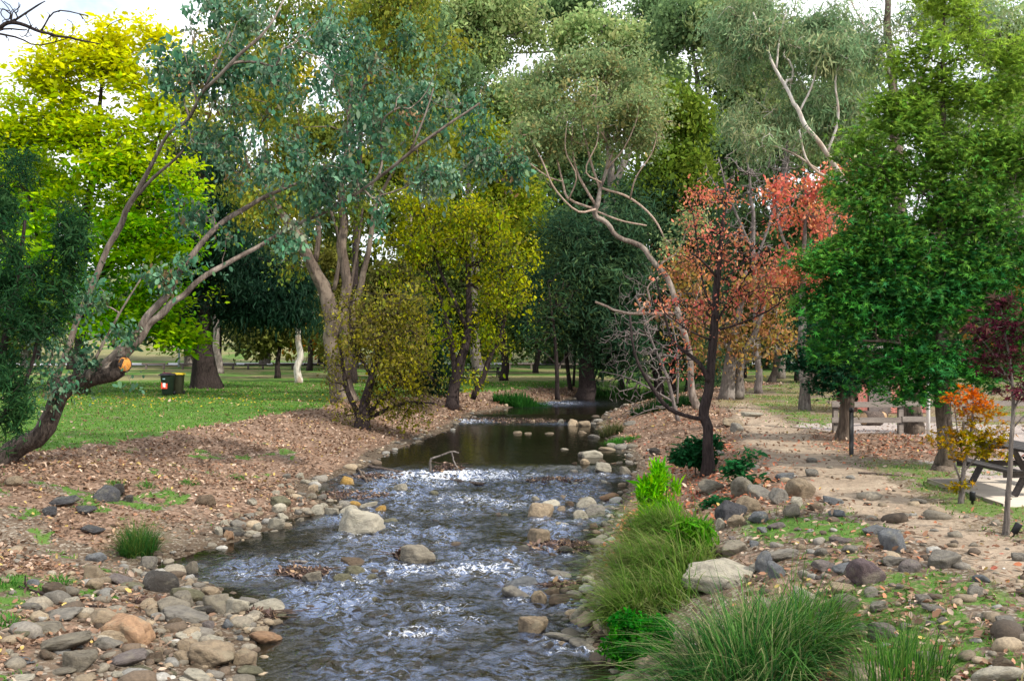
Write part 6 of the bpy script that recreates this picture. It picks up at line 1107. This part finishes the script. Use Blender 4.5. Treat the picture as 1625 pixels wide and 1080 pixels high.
# stones half buried where saplings are staked
# bins
BG_ = paint_mat('bin_green', (.014, .026, .016), .45, .15); BGB = paint_mat('bin_brown_green', (.035, .036, .02), .5, .15); LIDB = paint_mat('bin_lid_dark', (.018, .014, .022), .45); LIDY = paint_mat('bin_lid_yellow', (.55, .40, .02), .45)
def bin_(label, px, Yb, body, lid, rz, sticker=False):
    x_ = (px-812.5)/F*Yb; z_ = float(T(x_, Yb)); rt = empty('wheelie_bin', (x_, Yb, z_), label, 'bin', 'two wheelie bins on the lawn', rz)
    a = MB(); V = []; rings = [(.0, .21, .23), (.06, .22, .25), (.86, .275, .32), (.92, .29, .335)]
    for z0, hx_, hy_ in rings:
        for q in range(16):
            t = q*2*pi/16+pi/16; cx, cy = math.cos(t), math.sin(t); k = (abs(cx)**5+abs(cy)**5)**(-1/5); V.append((cx*k*hx_, cy*k*hy_, z0+.05))
    Fq = [[r*16+q, r*16+(q+1) % 16, (r+1)*16+(q+1) % 16, (r+1)*16+q] for r in range(3) for q in range(16)]
    a.add(V, np.array(Fq)); a.add([V[i] for i in range(16)], np.arange(16)[None, ::-1]); a.build('body', body, rt)
    a = MB(); a.box((0, -.01, .995), (.60, .70, .05), bev=.3); a.box((0, 0, 1.03), (.5, .58, .05), bev=.4); a.build('lid', lid, rt)
    a = MB(); a.tube([(-.24, .37, .96), (0, .38, .97), (.24, .37, .96)], .018, 8); a.build('handle', LIDB, rt)
    for s_ in (-1, 1):
        a = MB(); a.tube([(s_*.20, .23, .1), (s_*.27, .23, .1)], .1, 16); a.build('wheel', BLK, rt)
    if sticker:
        m2 = paint_mat('sticker_red', (.80, .065, .02), .5, .03); a = MB(); a.box((-.03, -.292, .50), (.32, .006, .34), rx=-.085, bev=.02); a.build('sticker', m2, rt)
        a = MB()
        a.box((-.03, -.300, .50), (.13, .006, .20), rx=-.085, bev=.02); w_ = a.build('sticker_sign', paint_mat('sticker_white', (.85, .84, .8), .5, .02), rt)
        a = MB(); a.box((-.03, -.328, .80), (.12, .006, .05), rx=-.085); a.build('sticker_emblem', paint_mat('emblem_teal', (.25, .42, .42), .5, .02), rt)
        a = MB(); a.box((-.05, .0, 1.075), (.34, .3, .03), bev=.4); a.tube([(-.12, 0, 1.08), (-.2, -.02, 1.17), (-.17, -.02, 1.13)], .02, 6); a.build('bag', paint_mat('bag_maroon', (.12, .03, .05), .5), rt)
bin_('dark green wheelie bin with black lid and a red square sticker on the lawn', 266, 48.0, BG_, LIDB, -.12, True)
bin_('dark wheelie bin with yellow lid, right of the red-stickered bin', 282.5, 48.6, BGB, LIDY, .12)
# log rails along the road
for q, (p0, p1, py) in enumerate([(150, 192, 581), (225, 267, 580), (284, 318, 580), (344, 375, 578), (388, 423, 577), (435, 470, 576), (482, 520, 576), (800, 852, 584), (880, 930, 584)]):
    Yq = 92.0; x0, x1 = (p0-812.5)/F*Yq, (p1-812.5)/F*Yq; xm = (x0+x1)/2; z_ = float(T(xm, Yq)); L_ = x1-x0
    lab = ['low log rail seen through the leaning gum leaves', 'low log rail left of the bins', 'low log rail directly behind the bins, left of the cedar trunk', 'low log rail starting at the right side of the cedar trunk', 'low log rail second to the right of the cedar trunk', 'low log rail just left of the white-barked trunk', 'low log rail running right from the white-barked trunk', 'low log rail behind the yellow willow at the far lawn edge', 'low log rail beyond the thin black-stemmed tree'][q]
    rt = empty('log_rail', (xm, Yq, z_), lab, 'low rail', 'low log rails along the road', R.normal()*.02)
    a = MB(); a.box((0, 0, .50), (L_, .20, .16), bev=.3); a.build('rail', RAILW, rt)
    for s_ in (-1, 1):
        a = MB(); a.box((s_*L_*.33, .01, .18), (.17, .16, .5)); a.build('post', RAILW, rt)
g = P(284, 577, 100); z_ = float(T(g[0], 100)); rt = empty('lamp_post', (g[0], 100, z_), 'pale grey lamp post beside the road between bins and cedar', 'lamp post')
GRY = paint_mat('galvanised', (.45, .5, .54), .4, .06)
a = MB(); a.tube([(0, 0, 0), (0, 0, 1.5), (0, 0, 3.3)], [.13, .12, .11], 10); a.build('pole', GRY, rt, True); a = MB(); a.tube([(0, 0, 3.3), (0, 0, 3.36), (0, 0, 3.6), (0, 0, 3.64)], [.12, .2, .2, .1], 12); a.build('lamp_head', BLK, rt, True)
# a post base stake for the fence corner
